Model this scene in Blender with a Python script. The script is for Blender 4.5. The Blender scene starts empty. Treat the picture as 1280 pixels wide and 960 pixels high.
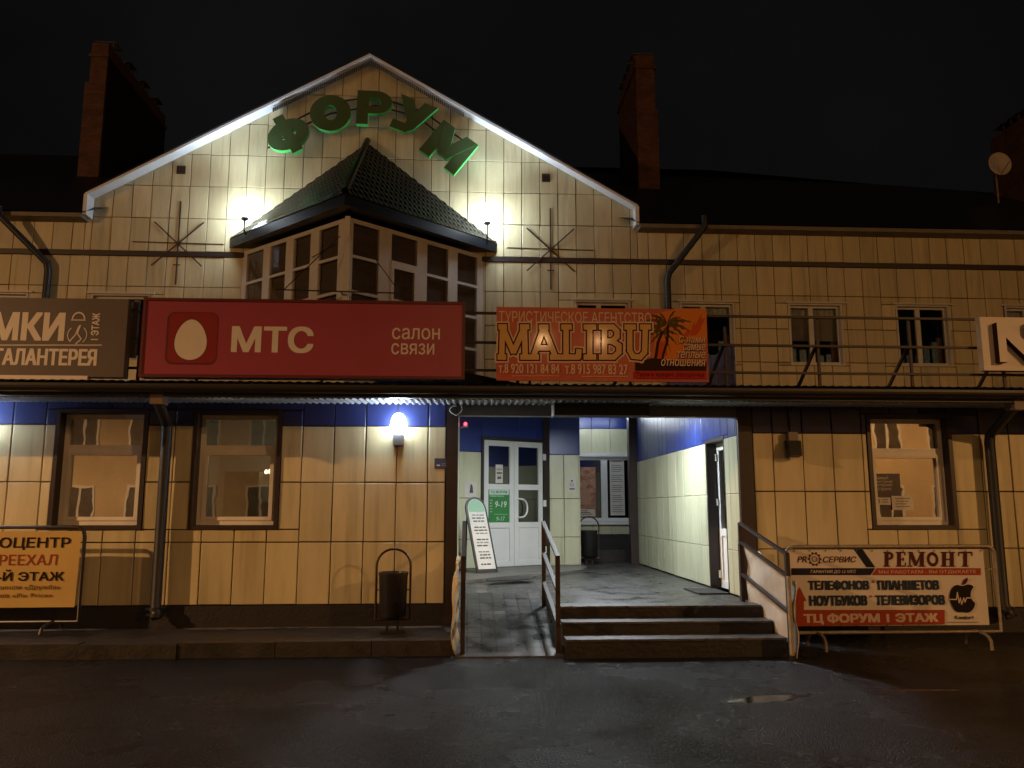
import bpy, bmesh, math, random
import numpy as np
from mathutils import Vector, Matrix
from mathutils.geometry import delaunay_2d_cdt
random.seed(7)
S = bpy.context.scene
C = S.collection
R = math.radians

# ------------------------------------------------------------------ camera, world, exposure
FPX, PITCH, YAW, EYE = 1005.0, R(8.7), R(3.1), 1.55
cam_d = bpy.data.cameras.new('camera')
cam = bpy.data.objects.new('camera', cam_d); C.objects.link(cam)
cam.location = (0, 0, EYE)
cam.rotation_euler = (math.pi/2 + PITCH, 0, -YAW)
cam_d.sensor_width = 36.0
cam_d.lens = 36.0 * FPX / 1280.0
cam_d.clip_end = 2000
S.camera = cam
S.render.resolution_x, S.render.resolution_y = 1024, 768

W = bpy.data.worlds.new('World'); S.world = W; W.use_nodes = True
nt = W.node_tree; bg = nt.nodes['Background']
tc = nt.nodes.new('ShaderNodeTexCoord')
nz = nt.nodes.new('ShaderNodeTexNoise'); nz.inputs['Scale'].default_value = 2.2; nz.inputs['Detail'].default_value = 4
cr = nt.nodes.new('ShaderNodeValToRGB')
cr.color_ramp.elements[0].position = .35; cr.color_ramp.elements[0].color = (.0022, .0022, .0025, 1)
cr.color_ramp.elements[1].position = .70; cr.color_ramp.elements[1].color = (.0050, .0048, .0047, 1)
nt.links.new(tc.outputs['Generated'], nz.inputs['Vector'])
nt.links.new(nz.outputs['Fac'], cr.inputs['Fac'])
nt.links.new(cr.outputs['Color'], bg.inputs['Color'])
bg.inputs['Strength'].default_value = 1.0

S.view_settings.view_transform = 'Standard'; S.view_settings.look = 'None'
S.view_settings.exposure = 0.0; S.view_settings.gamma = 1.0
S.render.engine = 'CYCLES'
S.cycles.use_denoising = True
S.cycles.max_bounces = 7; S.cycles.diffuse_bounces = 3; S.cycles.glossy_bounces = 4
S.cycles.transparent_max_bounces = 8; S.cycles.transmission_bounces = 4
S.cycles.sample_clamp_indirect = 4.0
S.cycles.caustics_reflective = False; S.cycles.caustics_refractive = False

# lamp strengths (W)
P_LEFT, P_RIGHT, P_MID = 10800, 4500, 620
P_FLOOD, P_WALL, P_PORCH, P_SPOT = 205, 330, 150, 48; P_BEAM = 260
SODIUM = (1.0, .53, .22); SODIUM_R = (1.0, .50, .18)
COOL = (.68, .84, 1.0)

# ------------------------------------------------------------------ layout helpers (photo pixel -> point on a real plane)
_f = Vector((math.sin(YAW)*math.cos(PITCH), math.cos(YAW)*math.cos(PITCH), math.sin(PITCH)))
_r = Vector((math.cos(YAW), -math.sin(YAW), 0)); _t = _r.cross(_f)
EYEV = Vector((0, 0, EYE))
def ray(u, v): return _f + _r*((u-640)/FPX) + _t*(-(v-480)/FPX)
def PY(u, v, Y): d = ray(u, v); return EYEV + d*(Y/d.y)
def PZ(u, v, Z): d = ray(u, v); return EYEV + d*((Z-EYE)/d.z)

# ------------------------------------------------------------------ materials
MATS = {}
def mat(name, col, rough=.6, metal=0.0, var=.0, vscale=6.0, bump=.0, bscale=40.0, island=.0, spec=.5, stretch=(1,1,1), rvar=0.0, coat=0, streak=0.0):
    if name in MATS: return MATS[name]
    if 'print' in name and not coat: spec, rough = .12, .75
    m = bpy.data.materials.new(name); m.use_nodes = True
    n = m.node_tree.nodes; l = m.node_tree.links; b = n['Principled BSDF']
    b.inputs['Roughness'].default_value = rough; b.inputs['Metallic'].default_value = metal
    b.inputs['Specular IOR Level'].default_value = spec
    if coat: b.inputs['Coat Weight'].default_value = coat; b.inputs['Coat Roughness'].default_value = .08
    b.inputs['Base Color'].default_value = (*col, 1)
    tcn = n.new('ShaderNodeTexCoord'); mp = n.new('ShaderNodeMapping'); mp.inputs['Scale'].default_value = stretch
    geo = n.new('ShaderNodeNewGeometry')
    l.new(geo.outputs['Position'], mp.inputs['Vector'])
    src = None
    if var or island or rvar:
        no = n.new('ShaderNodeTexNoise'); no.inputs['Scale'].default_value = vscale; no.inputs['Detail'].default_value = 6
        no.inputs['Roughness'].default_value = .65
        l.new(mp.outputs['Vector'], no.inputs['Vector'])
        mr = n.new('ShaderNodeMapRange'); mr.inputs['From Min'].default_value = .3; mr.inputs['From Max'].default_value = .7
        mr.inputs['To Min'].default_value = 1-var; mr.inputs['To Max'].default_value = 1+var*.6
        l.new(no.outputs['Fac'], mr.inputs['Value'])
        fac = mr.outputs['Result']
        if island:
            mi = n.new('ShaderNodeMapRange'); mi.inputs['To Min'].default_value = 1-island; mi.inputs['To Max'].default_value = 1+island*.6
            l.new(geo.outputs['Random Per Island'], mi.inputs['Value'])
            mu = n.new('ShaderNodeMath'); mu.operation = 'MULTIPLY'
            l.new(fac, mu.inputs[0]); l.new(mi.outputs['Result'], mu.inputs[1]); fac = mu.outputs[0]
        if streak:
            sm = n.new('ShaderNodeMapping'); sm.inputs['Scale'].default_value = (7, 7, .55); l.new(geo.outputs['Position'], sm.inputs['Vector'])
            sn = n.new('ShaderNodeTexNoise'); sn.inputs['Scale'].default_value = 1.0; sn.inputs['Detail'].default_value = 5; l.new(sm.outputs['Vector'], sn.inputs['Vector'])
            sr = n.new('ShaderNodeMapRange'); sr.inputs['From Min'].default_value = .56; sr.inputs['From Max'].default_value = .74
            sr.inputs['To Min'].default_value = 1; sr.inputs['To Max'].default_value = 1-streak; l.new(sn.outputs['Fac'], sr.inputs['Value'])
            sq = n.new('ShaderNodeMath'); sq.operation = 'MULTIPLY'; l.new(fac, sq.inputs[0]); l.new(sr.outputs['Result'], sq.inputs[1]); fac = sq.outputs[0]
        vm = n.new('ShaderNodeVectorMath'); vm.operation = 'SCALE'; vm.inputs[0].default_value = col
        l.new(fac, vm.inputs['Scale']); l.new(vm.outputs['Vector'], b.inputs['Base Color'])
        if rvar:
            mr2 = n.new('ShaderNodeMapRange'); mr2.inputs['From Min'].default_value = .3; mr2.inputs['From Max'].default_value = .7
            mr2.inputs['To Min'].default_value = max(.02, rough-rvar); mr2.inputs['To Max'].default_value = min(1, rough+rvar)
            l.new(no.outputs['Fac'], mr2.inputs['Value']); l.new(mr2.outputs['Result'], b.inputs['Roughness'])
    if bump:
        nb = n.new('ShaderNodeTexNoise'); nb.inputs['Scale'].default_value = bscale; nb.inputs['Detail'].default_value = 4
        l.new(mp.outputs['Vector'], nb.inputs['Vector'])
        bp = n.new('ShaderNodeBump'); bp.inputs['Strength'].default_value = 1.0; bp.inputs['Distance'].default_value = bump
        l.new(nb.outputs['Fac'], bp.inputs['Height']); l.new(bp.outputs['Normal'], b.inputs['Normal'])
    MATS[name] = m
    return m

def emit(name, col, strength):
    if name in MATS: return MATS[name]
    m = bpy.data.materials.new(name); m.use_nodes = True
    n = m.node_tree.nodes; n.remove(n['Principled BSDF'])
    e = n.new('ShaderNodeEmission'); e.inputs['Color'].default_value = (*col, 1); e.inputs['Strength'].default_value = strength
    m.node_tree.links.new(e.outputs[0], n['Material Output'].inputs['Surface'])
    MATS[name] = m
    return m

def glass(name, refl=.3, tint=(.5, .5, .5), rough=.01):
    if name in MATS: return MATS[name]
    m = bpy.data.materials.new(name); m.use_nodes = True
    n = m.node_tree.nodes; l = m.node_tree.links; n.remove(n['Principled BSDF'])
    g = n.new('ShaderNodeBsdfGlossy'); g.inputs['Roughness'].default_value = rough; g.inputs['Color'].default_value = (.9, .9, .9, 1)
    t = n.new('ShaderNodeBsdfTransparent'); t.inputs['Color'].default_value = (*tint, 1)
    lw = n.new('ShaderNodeLayerWeight'); lw.inputs['Blend'].default_value = .35
    mr = n.new('ShaderNodeMapRange'); mr.inputs['To Min'].default_value = refl; mr.inputs['To Max'].default_value = 1.0
    mx = n.new('ShaderNodeMixShader')
    gb = n.new('ShaderNodeNewGeometry'); fm = n.new('ShaderNodeMath'); fm.operation = 'SUBTRACT'; fm.inputs[0].default_value = 1.0; l.new(gb.outputs['Backfacing'], fm.inputs[1])
    mm_ = n.new('ShaderNodeMath'); mm_.operation = 'MULTIPLY'; l.new(fm.outputs[0], mm_.inputs[0])
    l.new(lw.outputs['Fresnel'], mr.inputs['Value']); l.new(mr.outputs['Result'], mm_.inputs[1]); l.new(mm_.outputs[0], mx.inputs['Fac'])
    l.new(t.outputs[0], mx.inputs[1]); l.new(g.outputs[0], mx.inputs[2])
    no = n.new('ShaderNodeTexNoise'); no.inputs['Scale'].default_value = 2.2
    ge = n.new('ShaderNodeNewGeometry'); l.new(ge.outputs['Position'], no.inputs['Vector'])
    bp = n.new('ShaderNodeBump'); bp.inputs['Distance'].default_value = .0008
    l.new(no.outputs['Fac'], bp.inputs['Height']); l.new(bp.outputs['Normal'], g.inputs['Normal'])
    l.new(mx.outputs[0], n['Material Output'].inputs['Surface'])
    MATS[name] = m
    return m

def brickmat(name, c1, c2, mortar, w, h, msize=.01, rough=.8, axis='xz', bump=.006, wet=False):
    if name in MATS: return MATS[name]
    m = bpy.data.materials.new(name); m.use_nodes = True
    n = m.node_tree.nodes; l = m.node_tree.links; b = n['Principled BSDF']
    geo = n.new('ShaderNodeNewGeometry'); sp = n.new('ShaderNodeSeparateXYZ'); cb = n.new('ShaderNodeCombineXYZ')
    l.new(geo.outputs['Position'], sp.inputs[0])
    if axis == 'xz':
        ad = n.new('ShaderNodeMath'); ad.operation = 'ADD'
        l.new(sp.outputs['X'], ad.inputs[0]); l.new(sp.outputs['Y'], ad.inputs[1])
        l.new(ad.outputs[0], cb.inputs['X']); l.new(sp.outputs['Z'], cb.inputs['Y'])
    else:
        l.new(sp.outputs['X'], cb.inputs['X']); l.new(sp.outputs['Y'], cb.inputs['Y'])
    br = n.new('ShaderNodeTexBrick'); br.inputs['Scale'].default_value = 1.0
    br.inputs['Brick Width'].default_value = w; br.inputs['Row Height'].default_value = h; br.inputs['Mortar Size'].default_value = msize
    if w == h: br.offset = 0.0
    br.inputs['Color1'].default_value = (*c1, 1); br.inputs['Color2'].default_value = (*c2, 1); br.inputs['Mortar'].default_value = (*mortar, 1)
    l.new(cb.outputs[0], br.inputs['Vector'])
    no = n.new('ShaderNodeTexNoise'); no.inputs['Scale'].default_value = 3.0; no.inputs['Detail'].default_value = 8
    l.new(geo.outputs['Position'], no.inputs['Vector'])
    mr = n.new('ShaderNodeMapRange'); mr.inputs['From Min'].default_value = .3; mr.inputs['From Max'].default_value = .7
    mr.inputs['To Min'].default_value = .6; mr.inputs['To Max'].default_value = 1.25
    l.new(no.outputs['Fac'], mr.inputs['Value'])
    vm = n.new('ShaderNodeVectorMath'); vm.operation = 'SCALE'
    l.new(br.outputs['Color'], vm.inputs[0]); l.new(mr.outputs['Result'], vm.inputs['Scale']); l.new(vm.outputs['Vector'], b.inputs['Base Color'])
    b.inputs['Roughness'].default_value = rough
    if wet:
        m2 = n.new('ShaderNodeMapRange'); m2.inputs['From Min'].default_value = .35; m2.inputs['From Max'].default_value = .65
        m2.inputs['To Min'].default_value = rough*.65; m2.inputs['To Max'].default_value = min(1, rough*1.4)
        l.new(no.outputs['Fac'], m2.inputs['Value']); l.new(m2.outputs['Result'], b.inputs['Roughness'])
    bp = n.new('ShaderNodeBump'); bp.inputs['Distance'].default_value = bump; bp.invert = True
    l.new(br.outputs['Fac'], bp.inputs['Height']); l.new(bp.outputs['Normal'], b.inputs['Normal'])
    MATS[name] = m
    return m

CREAM = mat('cream_panel', (.60, .52, .31), .42, var=.15, vscale=3.2, island=.12, stretch=(1.6, 1.6, .28), bump=.007, bscale=3.0, rvar=.08, streak=.26)
IVORY = mat('ivory_panel', (.60, .595, .41), .30, streak=.30, var=.16, vscale=2.0, island=.05, stretch=(1, 1, .3), bump=.003, bscale=3.0)
BLUE = mat('blue_panel', (.024, .046, .24), .30, var=.15, vscale=2.0, island=.08, bump=.002, bscale=3.0)
NAVY = mat('navy_panel', (.030, .044, .17), .34, var=.15, vscale=2.0, island=.10, bump=.002, bscale=3.0)
JOINT = mat('joint_backing', (.085, .045, .020), .8)  # brown of the backing that shows in the open joints
BROWN = mat('brown_trim', (.030, .019, .016), .45, var=.15, vscale=5)
DARK = mat('black_metal', (.014, .013, .014), .45, var=.2, vscale=8)
IRON = mat('rust_brown_iron', (.030, .014, .010), .55, var=.3, vscale=12)
GALV = mat('weathered_galvanised_tube', (.30, .25, .19), .5, metal=.3, var=.3, vscale=14)
WHITE = mat('white_upvc', (.74, .74, .72), .32, var=.05, vscale=3)
OFFW = mat('dirty_white_upvc', (.60, .57, .52), .4, var=.12, vscale=4)
FASC = mat('white_fascia_metal', (.80, .81, .84), .38, var=.08, vscale=3)
PLINTH = mat('dark_stone_plinth', (.015, .011, .010), .6, var=.35, vscale=5, bump=.006, bscale=25)
GLASS = glass('window_glass', .22, (.55, .55, .52))
GLASSD = glass('dark_window_glass', .06, (.85, .88, .88))
GLASSW = glass('mirroring_window_glass', .56, (.5, .5, .46))

# ------------------------------------------------------------------ mesh builder
class MB:
    def __init__(s): s.v = []; s.f = []; s.m = []; s.mats = []; s.cur = 0
    def use(s, m):
        if m not in s.mats: s.mats.append(m)
        s.cur = s.mats.index(m); return s
    def add(s, vs, fs):
        o = len(s.v); s.v += [Vector(p) for p in vs]
        for f in fs: s.f.append([i+o for i in f]); s.m.append(s.cur)
        return s
    def box(s, x0, x1, y0, y1, z0, z1, M=None):
        vs = [Vector((x, y, z)) for z in (z0, z1) for y in (y0, y1) for x in (x0, x1)]
        if M is not None: vs = [M @ p for p in vs]
        return s.add(vs, [(0,2,3,1), (4,5,7,6), (0,1,5,4), (2,6,7,3), (0,4,6,2), (1,3,7,5)])
    def bar(s, a, b, w, h=None):
        a = Vector(a); b = Vector(b); h = h or w; d = (b-a).normalized()
        up = Vector((0, 0, 1)) if abs(d.z) < .95 else Vector((0, 1, 0))
        x = d.cross(up).normalized(); y = x.cross(d)
        vs = [p + x*(sx*w/2) + y*(sy*h/2) for p in (a, b) for sx, sy in ((-1,-1), (1,-1), (1,1), (-1,1))]
        return s.add(vs, [(0,1,2,3), (7,6,5,4), (0,4,5,1), (1,5,6,2), (2,6,7,3), (3,7,4,0)])
    def tube(s, pts, r, n=10, caps=True):
        pts = [Vector(p) for p in pts]; rings = []; prev = None
        for i, p in enumerate(pts):
            if i == 0: d = pts[1]-p
            elif i == len(pts)-1: d = p-pts[i-1]
            else: d = (pts[i+1]-p).normalized() + (p-pts[i-1]).normalized()
            d.normalize()
            if prev is None:
                up = Vector((0, 0, 1)) if abs(d.z) < .9 else Vector((1, 0, 0))
                x = d.cross(up).normalized()
            else:
                x = (prev - d*prev.dot(d)).normalized()
            prev = x; y = d.cross(x)
            rr = r[i] if isinstance(r, (list, tuple)) else r
            rings.append([p + x*(rr*math.cos(2*math.pi*k/n)) + y*(rr*math.sin(2*math.pi*k/n)) for k in range(n)])
        vs = [q for g in rings for q in g]; fs = []
        for i in range(len(rings)-1):
            for k in range(n):
                k2 = (k+1) % n
                fs.append((i*n+k, i*n+k2, (i+1)*n+k2, (i+1)*n+k))
        if caps:
            fs.append(tuple(range(n-1, -1, -1))); fs.append(tuple((len(rings)-1)*n+k for k in range(n)))
        return s.add(vs, fs)
    def lathe(s, c, prof, n=20, axis='z'):
        c = Vector(c); vs = []; fs = []
        for r, h in prof:
            for k in range(n):
                a = 2*math.pi*k/n; p = (r*math.cos(a), r*math.sin(a), h)
                if axis == 'y': p = (p[0], p[2], p[1])
                vs.append(c + Vector(p))
        for i in range(len(prof)-1):
            for k in range(n):
                k2 = (k+1) % n
                fs.append((i*n+k, i*n+k2, (i+1)*n+k2, (i+1)*n+k))
        fs.append(tuple(range(n-1, -1, -1))); fs.append(tuple((len(prof)-1)*n+k for k in range(n)))
        return s.add(vs, fs)
    def prism(s, pts, vec):
        pts = [Vector(p) for p in pts]; vec = Vector(vec); n = len(pts)
        fs = [tuple(range(n)), tuple(range(2*n-1, n-1, -1))]
        for i in range(n):
            j = (i+1) % n; fs.append((i, i+n, j+n, j))
        return s.add(pts + [p+vec for p in pts], fs)
    def build(s, name, m=None, parent=None, smooth=False):
        if m is not None: s.mats = [m]; s.m = [0]*len(s.f)
        lo = Vector((min(p.x for p in s.v), min(p.y for p in s.v), min(p.z for p in s.v)))
        hi = Vector((max(p.x for p in s.v), max(p.y for p in s.v), max(p.z for p in s.v)))
        o0 = Vector(((lo.x+hi.x)/2, (lo.y+hi.y)/2, lo.z))
        me = bpy.data.meshes.new(name)
        me.from_pydata([p-o0 for p in s.v], [], s.f)
        for k in s.mats: me.materials.append(k)
        me.polygons.foreach_set('material_index', s.m)
        bm = bmesh.new(); bm.from_mesh(me); bmesh.ops.recalc_face_normals(bm, faces=bm.faces); bm.to_mesh(me); bm.free()
        if smooth:
            me.polygons.foreach_set('use_smooth', [True]*len(me.polygons))
            me.set_sharp_from_angle(angle=R(40))
        me.update()
        o = bpy.data.objects.new(name, me); C.objects.link(o); o.location = o0
        if parent is not None: adopt(o, parent)
        return o

def worldpos(o):
    p = Vector(o.location)
    return p
WT = {}
def adopt(o, parent):
    """keep the child where it stands (all parents are unrotated)"""
    o.parent = parent
    p = parent; off = Vector((0, 0, 0))
    while p is not None: off += Vector(p.location); p = p.parent
    o.location = Vector(o.location) - off
def empty(name, loc, label, cat, group=None):
    o = bpy.data.objects.new(name, None); C.objects.link(o); o.location = loc
    o.empty_display_size = .2
    return tag(o, label, cat, group)
def tag(o, label, cat, group=None):
    o['label'] = label; o['category'] = cat
    if group: o['group'] = group
    return o
def structure(o): o['kind'] = 'structure'; return o
def copy_tree(o, parent=None):
    c = o.copy(); C.objects.link(c)
    if parent is not None: c.parent = parent
    for ch in list(o.children): copy_tree(ch, c)
    return c

def lamp(name, kind, loc, power, color, target=None, size=.05, angle=120, blend=.6):
    ld = bpy.data.lights.new(name, kind); ld.energy = power; ld.color = color
    if kind == 'SPOT': ld.spot_size = R(angle); ld.spot_blend = blend; ld.shadow_soft_size = size
    elif kind == 'POINT': ld.shadow_soft_size = size
    elif kind == 'AREA': ld.size = size
    o = bpy.data.objects.new(name, ld); C.objects.link(o); o.location = loc
    if target is not None:
        o.rotation_euler = (Vector(target)-Vector(loc)).to_track_quat('-Z', 'Y').to_euler()
    return o

# ------------------------------------------------------------------ 2D drawing on a plane
GC = {}
def glyphs(body, shear=0.0, res=4):
    """outlines of the words, filled by winding number (overlapping contours stay solid)"""
    key = (body, shear)
    if key in GC: return GC[key]
    cu = bpy.data.curves.new('glyphs', 'FONT'); cu.body = body; cu.shear = shear
    cu.resolution_u = res; cu.fill_mode = 'NONE'
    o = bpy.data.objects.new('glyphs', cu); C.objects.link(o)
    dg = bpy.context.evaluated_depsgraph_get()
    me = bpy.data.meshes.new_from_object(o.evaluated_get(dg))
    co = [Vector((v.co.x, v.co.y)) for v in me.vertices]; ed = [tuple(e.vertices) for e in me.edges]
    bpy.data.objects.remove(o); bpy.data.curves.remove(cu); bpy.data.meshes.remove(me)
    A, Bq = [], []
    for a, b in ed:                                   # contour direction follows the vertex order
        if abs(a-b) == 1: a, b = min(a, b), max(a, b)
        else: a, b = max(a, b), min(a, b)
        A.append(co[a]); Bq.append(co[b])
    A = np.array([tuple(p) for p in A]); Bq = np.array([tuple(p) for p in Bq])
    vs, es, fs, _, _, _ = delaunay_2d_cdt(co, ed, [], 0, 1e-5)
    P = np.array([tuple(v) for v in vs]); keep = []
    T = np.array([f[:3] for f in fs if len(f) == 3]); cen = P[T].mean(axis=1)
    y0, y1 = A[:, 1][None, :], Bq[:, 1][None, :]; x0, x1 = A[:, 0][None, :], Bq[:, 0][None, :]
    for k0 in range(0, len(T), 400):
        c = cen[k0:k0+400]; cy, cx = c[:, 1:2], c[:, 0:1]
        up = (y0 <= cy) & (y1 > cy); dn = (y0 > cy) & (y1 <= cy)
        cr_ = (x1-x0)*(cy-y0)-(cx-x0)*(y1-y0)
        wn = (up & (cr_ > 0)).sum(1)-(dn & (cr_ < 0)).sum(1)
        keep += [tuple(int(q) for q in T[k0+i]) for i in range(len(c)) if wn[i] != 0]
    out = [Vector((p[0], p[1], 0)) for p in P]
    GC[key] = (out, keep); return GC[key]

class Board:
    """a flat surface with its own axes; marks are thin printed layers on it"""
    def __init__(s, O, U, V):
        s.O = Vector(O); s.U = Vector(U).normalized(); s.V = Vector(V).normalized(); s.N = s.U.cross(s.V).normalized()
        s.lift = .0015; s.layers = {}; s.warp = None
    def w(s, x, y, n=0.0):
        if s.warp: n += s.warp(x, y)
        return s.O + s.U*x + s.V*y + s.N*n
    def px(s, u, v):
        d = ray(u, v); t = (s.O-EYEV).dot(s.N)/d.dot(s.N); p = EYEV + d*t - s.O
        return p.dot(s.U), p.dot(s.V)
    def _mb(s, m):
        if m not in s.layers: s.layers[m] = MB()
        s.lift += .00006
        return s.layers[m]
    def poly(s, pts, m, holes=None):
        mb = s._mb(m)
        mb.add([s.w(x, y, s.lift) for x, y in pts], [tuple(range(len(pts)))])
    def rect(s, x0, y0, x1, y1, m): s.poly([(x0, y0), (x1, y0), (x1, y1), (x0, y1)], m)
    def prect(s, u0, v0, u1, v1, m):
        s.poly([s.px(u0, v1), s.px(u1, v1), s.px(u1, v0), s.px(u0, v0)], m)
    def ppoly(s, pts, m): s.poly([s.px(*p) for p in pts], m)
    def ell(s, cx, cy, rx, ry, m, n=28):
        s.poly([(cx+rx*math.cos(2*math.pi*k/n), cy+ry*math.sin(2*math.pi*k/n)) for k in range(n)], m)
    def ring(s, cx, cy, r0, r1, m, n=28, a0=0, a1=2*math.pi, sy=1.0):
        mb = s._mb(m); vs = []
        for k in range(n+1):
            a = a0+(a1-a0)*k/n
            for r in (r0, r1): vs.append(s.w(cx+r*math.cos(a), cy+sy*r*math.sin(a), s.lift))
        mb.add(vs, [(2*k, 2*k+2, 2*k+3, 2*k+1) for k in range(n)])
    def stroke(s, pts, wd, m, cap=0):
        for (x0, y0), (x1, y1) in zip(pts[:-1], pts[1:]):
            d = Vector((x1-x0, y1-y0)); L = d.length
            if L < 1e-6: continue
            d /= L; n = Vector((-d.y, d.x))*wd/2; a = Vector((x0, y0))-d*cap; b = Vector((x1, y1))+d*cap
            s.poly([tuple(a-n), tuple(b-n), tuple(b+n), tuple(a+n)], m)
    def text(s, body, x0, y0, x1, y1, m, bold=0.0, shear=0.0, rot=0):
        """fit the words into the box x0..x1, y0..y1"""
        vs, fs = glyphs(body, shear)
        if not vs: return
        ax0 = min(v.x for v in vs); ax1 = max(v.x for v in vs); ay0 = min(v.y for v in vs); ay1 = max(v.y for v in vs)
        # a heavier weight is the same word struck again a hair to each side
        e = bold*(abs(x1-x0) if rot == 90 else abs(y1-y0))*1.35
        offs = [(0, 0)] if e == 0 else [(e*a_, e*b_*.5) for a_ in (-1, -.33, .33, 1) for b_ in (-1, 1)]
        for ox, oy in offs:
            mb = s._mb(m); out = []
            for v in vs:
                a = (v.x-ax0)/(ax1-ax0); b = (v.y-ay0)/(ay1-ay0)
                if rot == 90: a, b = 1-b, a
                out.append(s.w(x0+e+(x1-x0-2*e)*a+ox, y0+e*.5+(y1-y0-e)*b+oy, s.lift))
            mb.add(out, fs)
    def ptext(s, body, u0, v0, u1, v1, m, bold=0.0, shear=0.0, rot=0):
        x0, y0 = s.px(u0, v1); x1, y1 = s.px(u1, v0)
        s.text(body, x0, y0, x1, y1, m, bold, shear, rot)
    def finish(s, parent, name='lettering'):
        for m, mb in s.layers.items():
            mb.build(name if isinstance(name, str) else name.get(m.name, 'lettering'), m, parent)

# ------------------------------------------------------------------ cladding
def cut(rects, h):
    out = []
    for x0, y0, x1, y1 in rects:
        a0, b0, a1, b1 = h
        if a1 <= x0 or a0 >= x1 or b1 <= y0 or b0 >= y1: out.append((x0, y0, x1, y1)); continue
        if b0 > y0: out.append((x0, y0, x1, b0))
        if b1 < y1: out.append((x0, b1, x1, y1))
        lo, hi = max(y0, b0), min(y1, b1)
        if a0 > x0: out.append((x0, lo, a0, hi))
        if a1 < x1: out.append((a1, lo, x1, hi))
    return out
def clip(poly, cp):
    out = poly
    for i in range(len(cp)):
        ax, ay = cp[i]; bx, by = cp[(i+1) % len(cp)]
        inp, out = out, []
        if not inp: return []
        side = lambda p: (bx-ax)*(p[1]-ay)-(by-ay)*(p[0]-ax)
        for k in range(len(inp)):
            p, q = inp[k], inp[(k+1) % len(inp)]; sp, sq = side(p), side(q)
            if sp >= 0: out.append(p)
            if (sp >= 0) != (sq >= 0):
                t = sp/(sp-sq); out.append((p[0]+(q[0]-p[0])*t, p[1]+(q[1]-p[1])*t))
    return out
def grid(a, b, step, phase=0.0):
    k = math.ceil((a-phase)/step - 1e-6); xs = [a]
    while phase+k*step < b-1e-6:
        if phase+k*step > a+1e-6: xs.append(phase+k*step)
        k += 1
    return xs + [b]
def clad(mb, fr, xs, ys, m, holes=(), poly=None, gap=.014, depth=.028, jit=.003, back=JOINT, merge=True):
    """metal cassettes with open joints on a backing sheet"""
    mb.use(m)
    for i in range(len(xs)-1):
        for j in range(len(ys)-1):
            rs = [(xs[i], ys[j], xs[i+1], ys[j+1])]
            for h in holes: rs = cut(rs, h)
            for r in rs:
                x0, y0, x1, y1 = [q+sg_*gap*random.uniform(.36, .64) for q, sg_ in zip(r, (1, 1, -1, -1))]
                if x1-x0 < .02 or y1-y0 < .02: continue
                p = [(x0, y0), (x1, y0), (x1, y1), (x0, y1)]
                if poly: p = clip(p, poly)
                if len(p) < 3: continue
                cx = sum(q[0] for q in p)/len(p); cy = sum(q[1] for q in p)/len(p)
                # a slightly tilted face with a small folded edge
                a, b, c = random.uniform(-jit, jit), random.uniform(-jit, jit), random.uniform(-jit*.3, jit*.3)
                W_ = max(.05, x1-x0); H_ = max(.05, y1-y0)
                dz = lambda q: depth + c + a*(q[0]-cx)/W_*2 + b*(q[1]-cy)/H_*2
                e = .006
                inner = [(cx+(q[0]-cx)*(1-2*e/W_), cy+(q[1]-cy)*(1-2*e/H_)) for q in p]
                n = len(p)
                vs = [fr.w(q[0], q[1], 0.001) for q in p] + [fr.w(q[0], q[1], dz(q)-.004) for q in p] + [fr.w(q[0], q[1], dz(q)) for q in inner]
                fs = [tuple(range(2*n, 3*n))]
                for k in range(n):
                    k2 = (k+1) % n
                    fs.append((k, k2, n+k2, n+k)); fs.append((n+k, n+k2, 2*n+k2, 2*n+k))
                mb.add(vs, fs)
    if back:
        mb.use(back)
        rs = [(xs[0], ys[0], xs[-1], ys[-1])]
        for h in holes: rs = cut(rs, h)
        for r in rs:
            p = [(r[0], r[1]), (r[2], r[1]), (r[2], r[3]), (r[0], r[3])]
            if poly: p = clip(p, poly)
            if len(p) >= 3: mb.add([fr.w(q[0], q[1], 0) for q in p], [tuple(range(len(p)))])

# ================================================================== GROUND
asph = bpy.data.materials.new('wet_asphalt'); asph.use_nodes = True
n = asph.node_tree.nodes; l = asph.node_tree.links; b = n['Principled BSDF']
geo = n.new('ShaderNodeNewGeometry')
n1 = n.new('ShaderNodeTexNoise'); n1.inputs['Scale'].default_value = .55; n1.inputs['Detail'].default_value = 7; n1.inputs['Roughness'].default_value = .6
n2 = n.new('ShaderNodeTexNoise'); n2.inputs['Scale'].default_value = 70; n2.inputs['Detail'].default_value = 3
n3 = n.new('ShaderNodeTexVoronoi'); n3.inputs['Scale'].default_value = 85
for q in (n1, n2, n3): l.new(geo.outputs['Position'], q.inputs['Vector'])
cr1 = n.new('ShaderNodeValToRGB')
cr1.color_ramp.elements[0].position = .52; cr1.color_ramp.elements[0].color = (.0025, .0026, .003, 1)
cr1.color_ramp.elements[1].position = .86; cr1.color_ramp.elements[1].color = (.020, .021, .024, 1)
mixn = n.new('ShaderNodeMath'); mixn.operation = 'MULTIPLY_ADD'; mixn.inputs[1].default_value = 1.1
l.new(n2.outputs['Fac'], mixn.inputs[0])
hlf = n.new('ShaderNodeMath'); hlf.operation = 'MULTIPLY'; hlf.inputs[1].default_value = .25
l.new(n1.outputs['Fac'], hlf.inputs[0]); l.new(hlf.outputs[0], mixn.inputs[2])
l.new(mixn.outputs[0], cr1.inputs['Fac']); l.new(cr1.outputs['Color'], b.inputs['Base Color'])
mr = n.new('ShaderNodeMapRange'); mr.inputs['From Min'].default_value = .35; mr.inputs['From Max'].default_value = .65
mr.inputs['To Min'].default_value = .15; mr.inputs['To Max'].default_value = .36; b.inputs['Specular IOR Level'].default_value = .22
l.new(n1.outputs['Fac'], mr.inputs['Value'])
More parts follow.
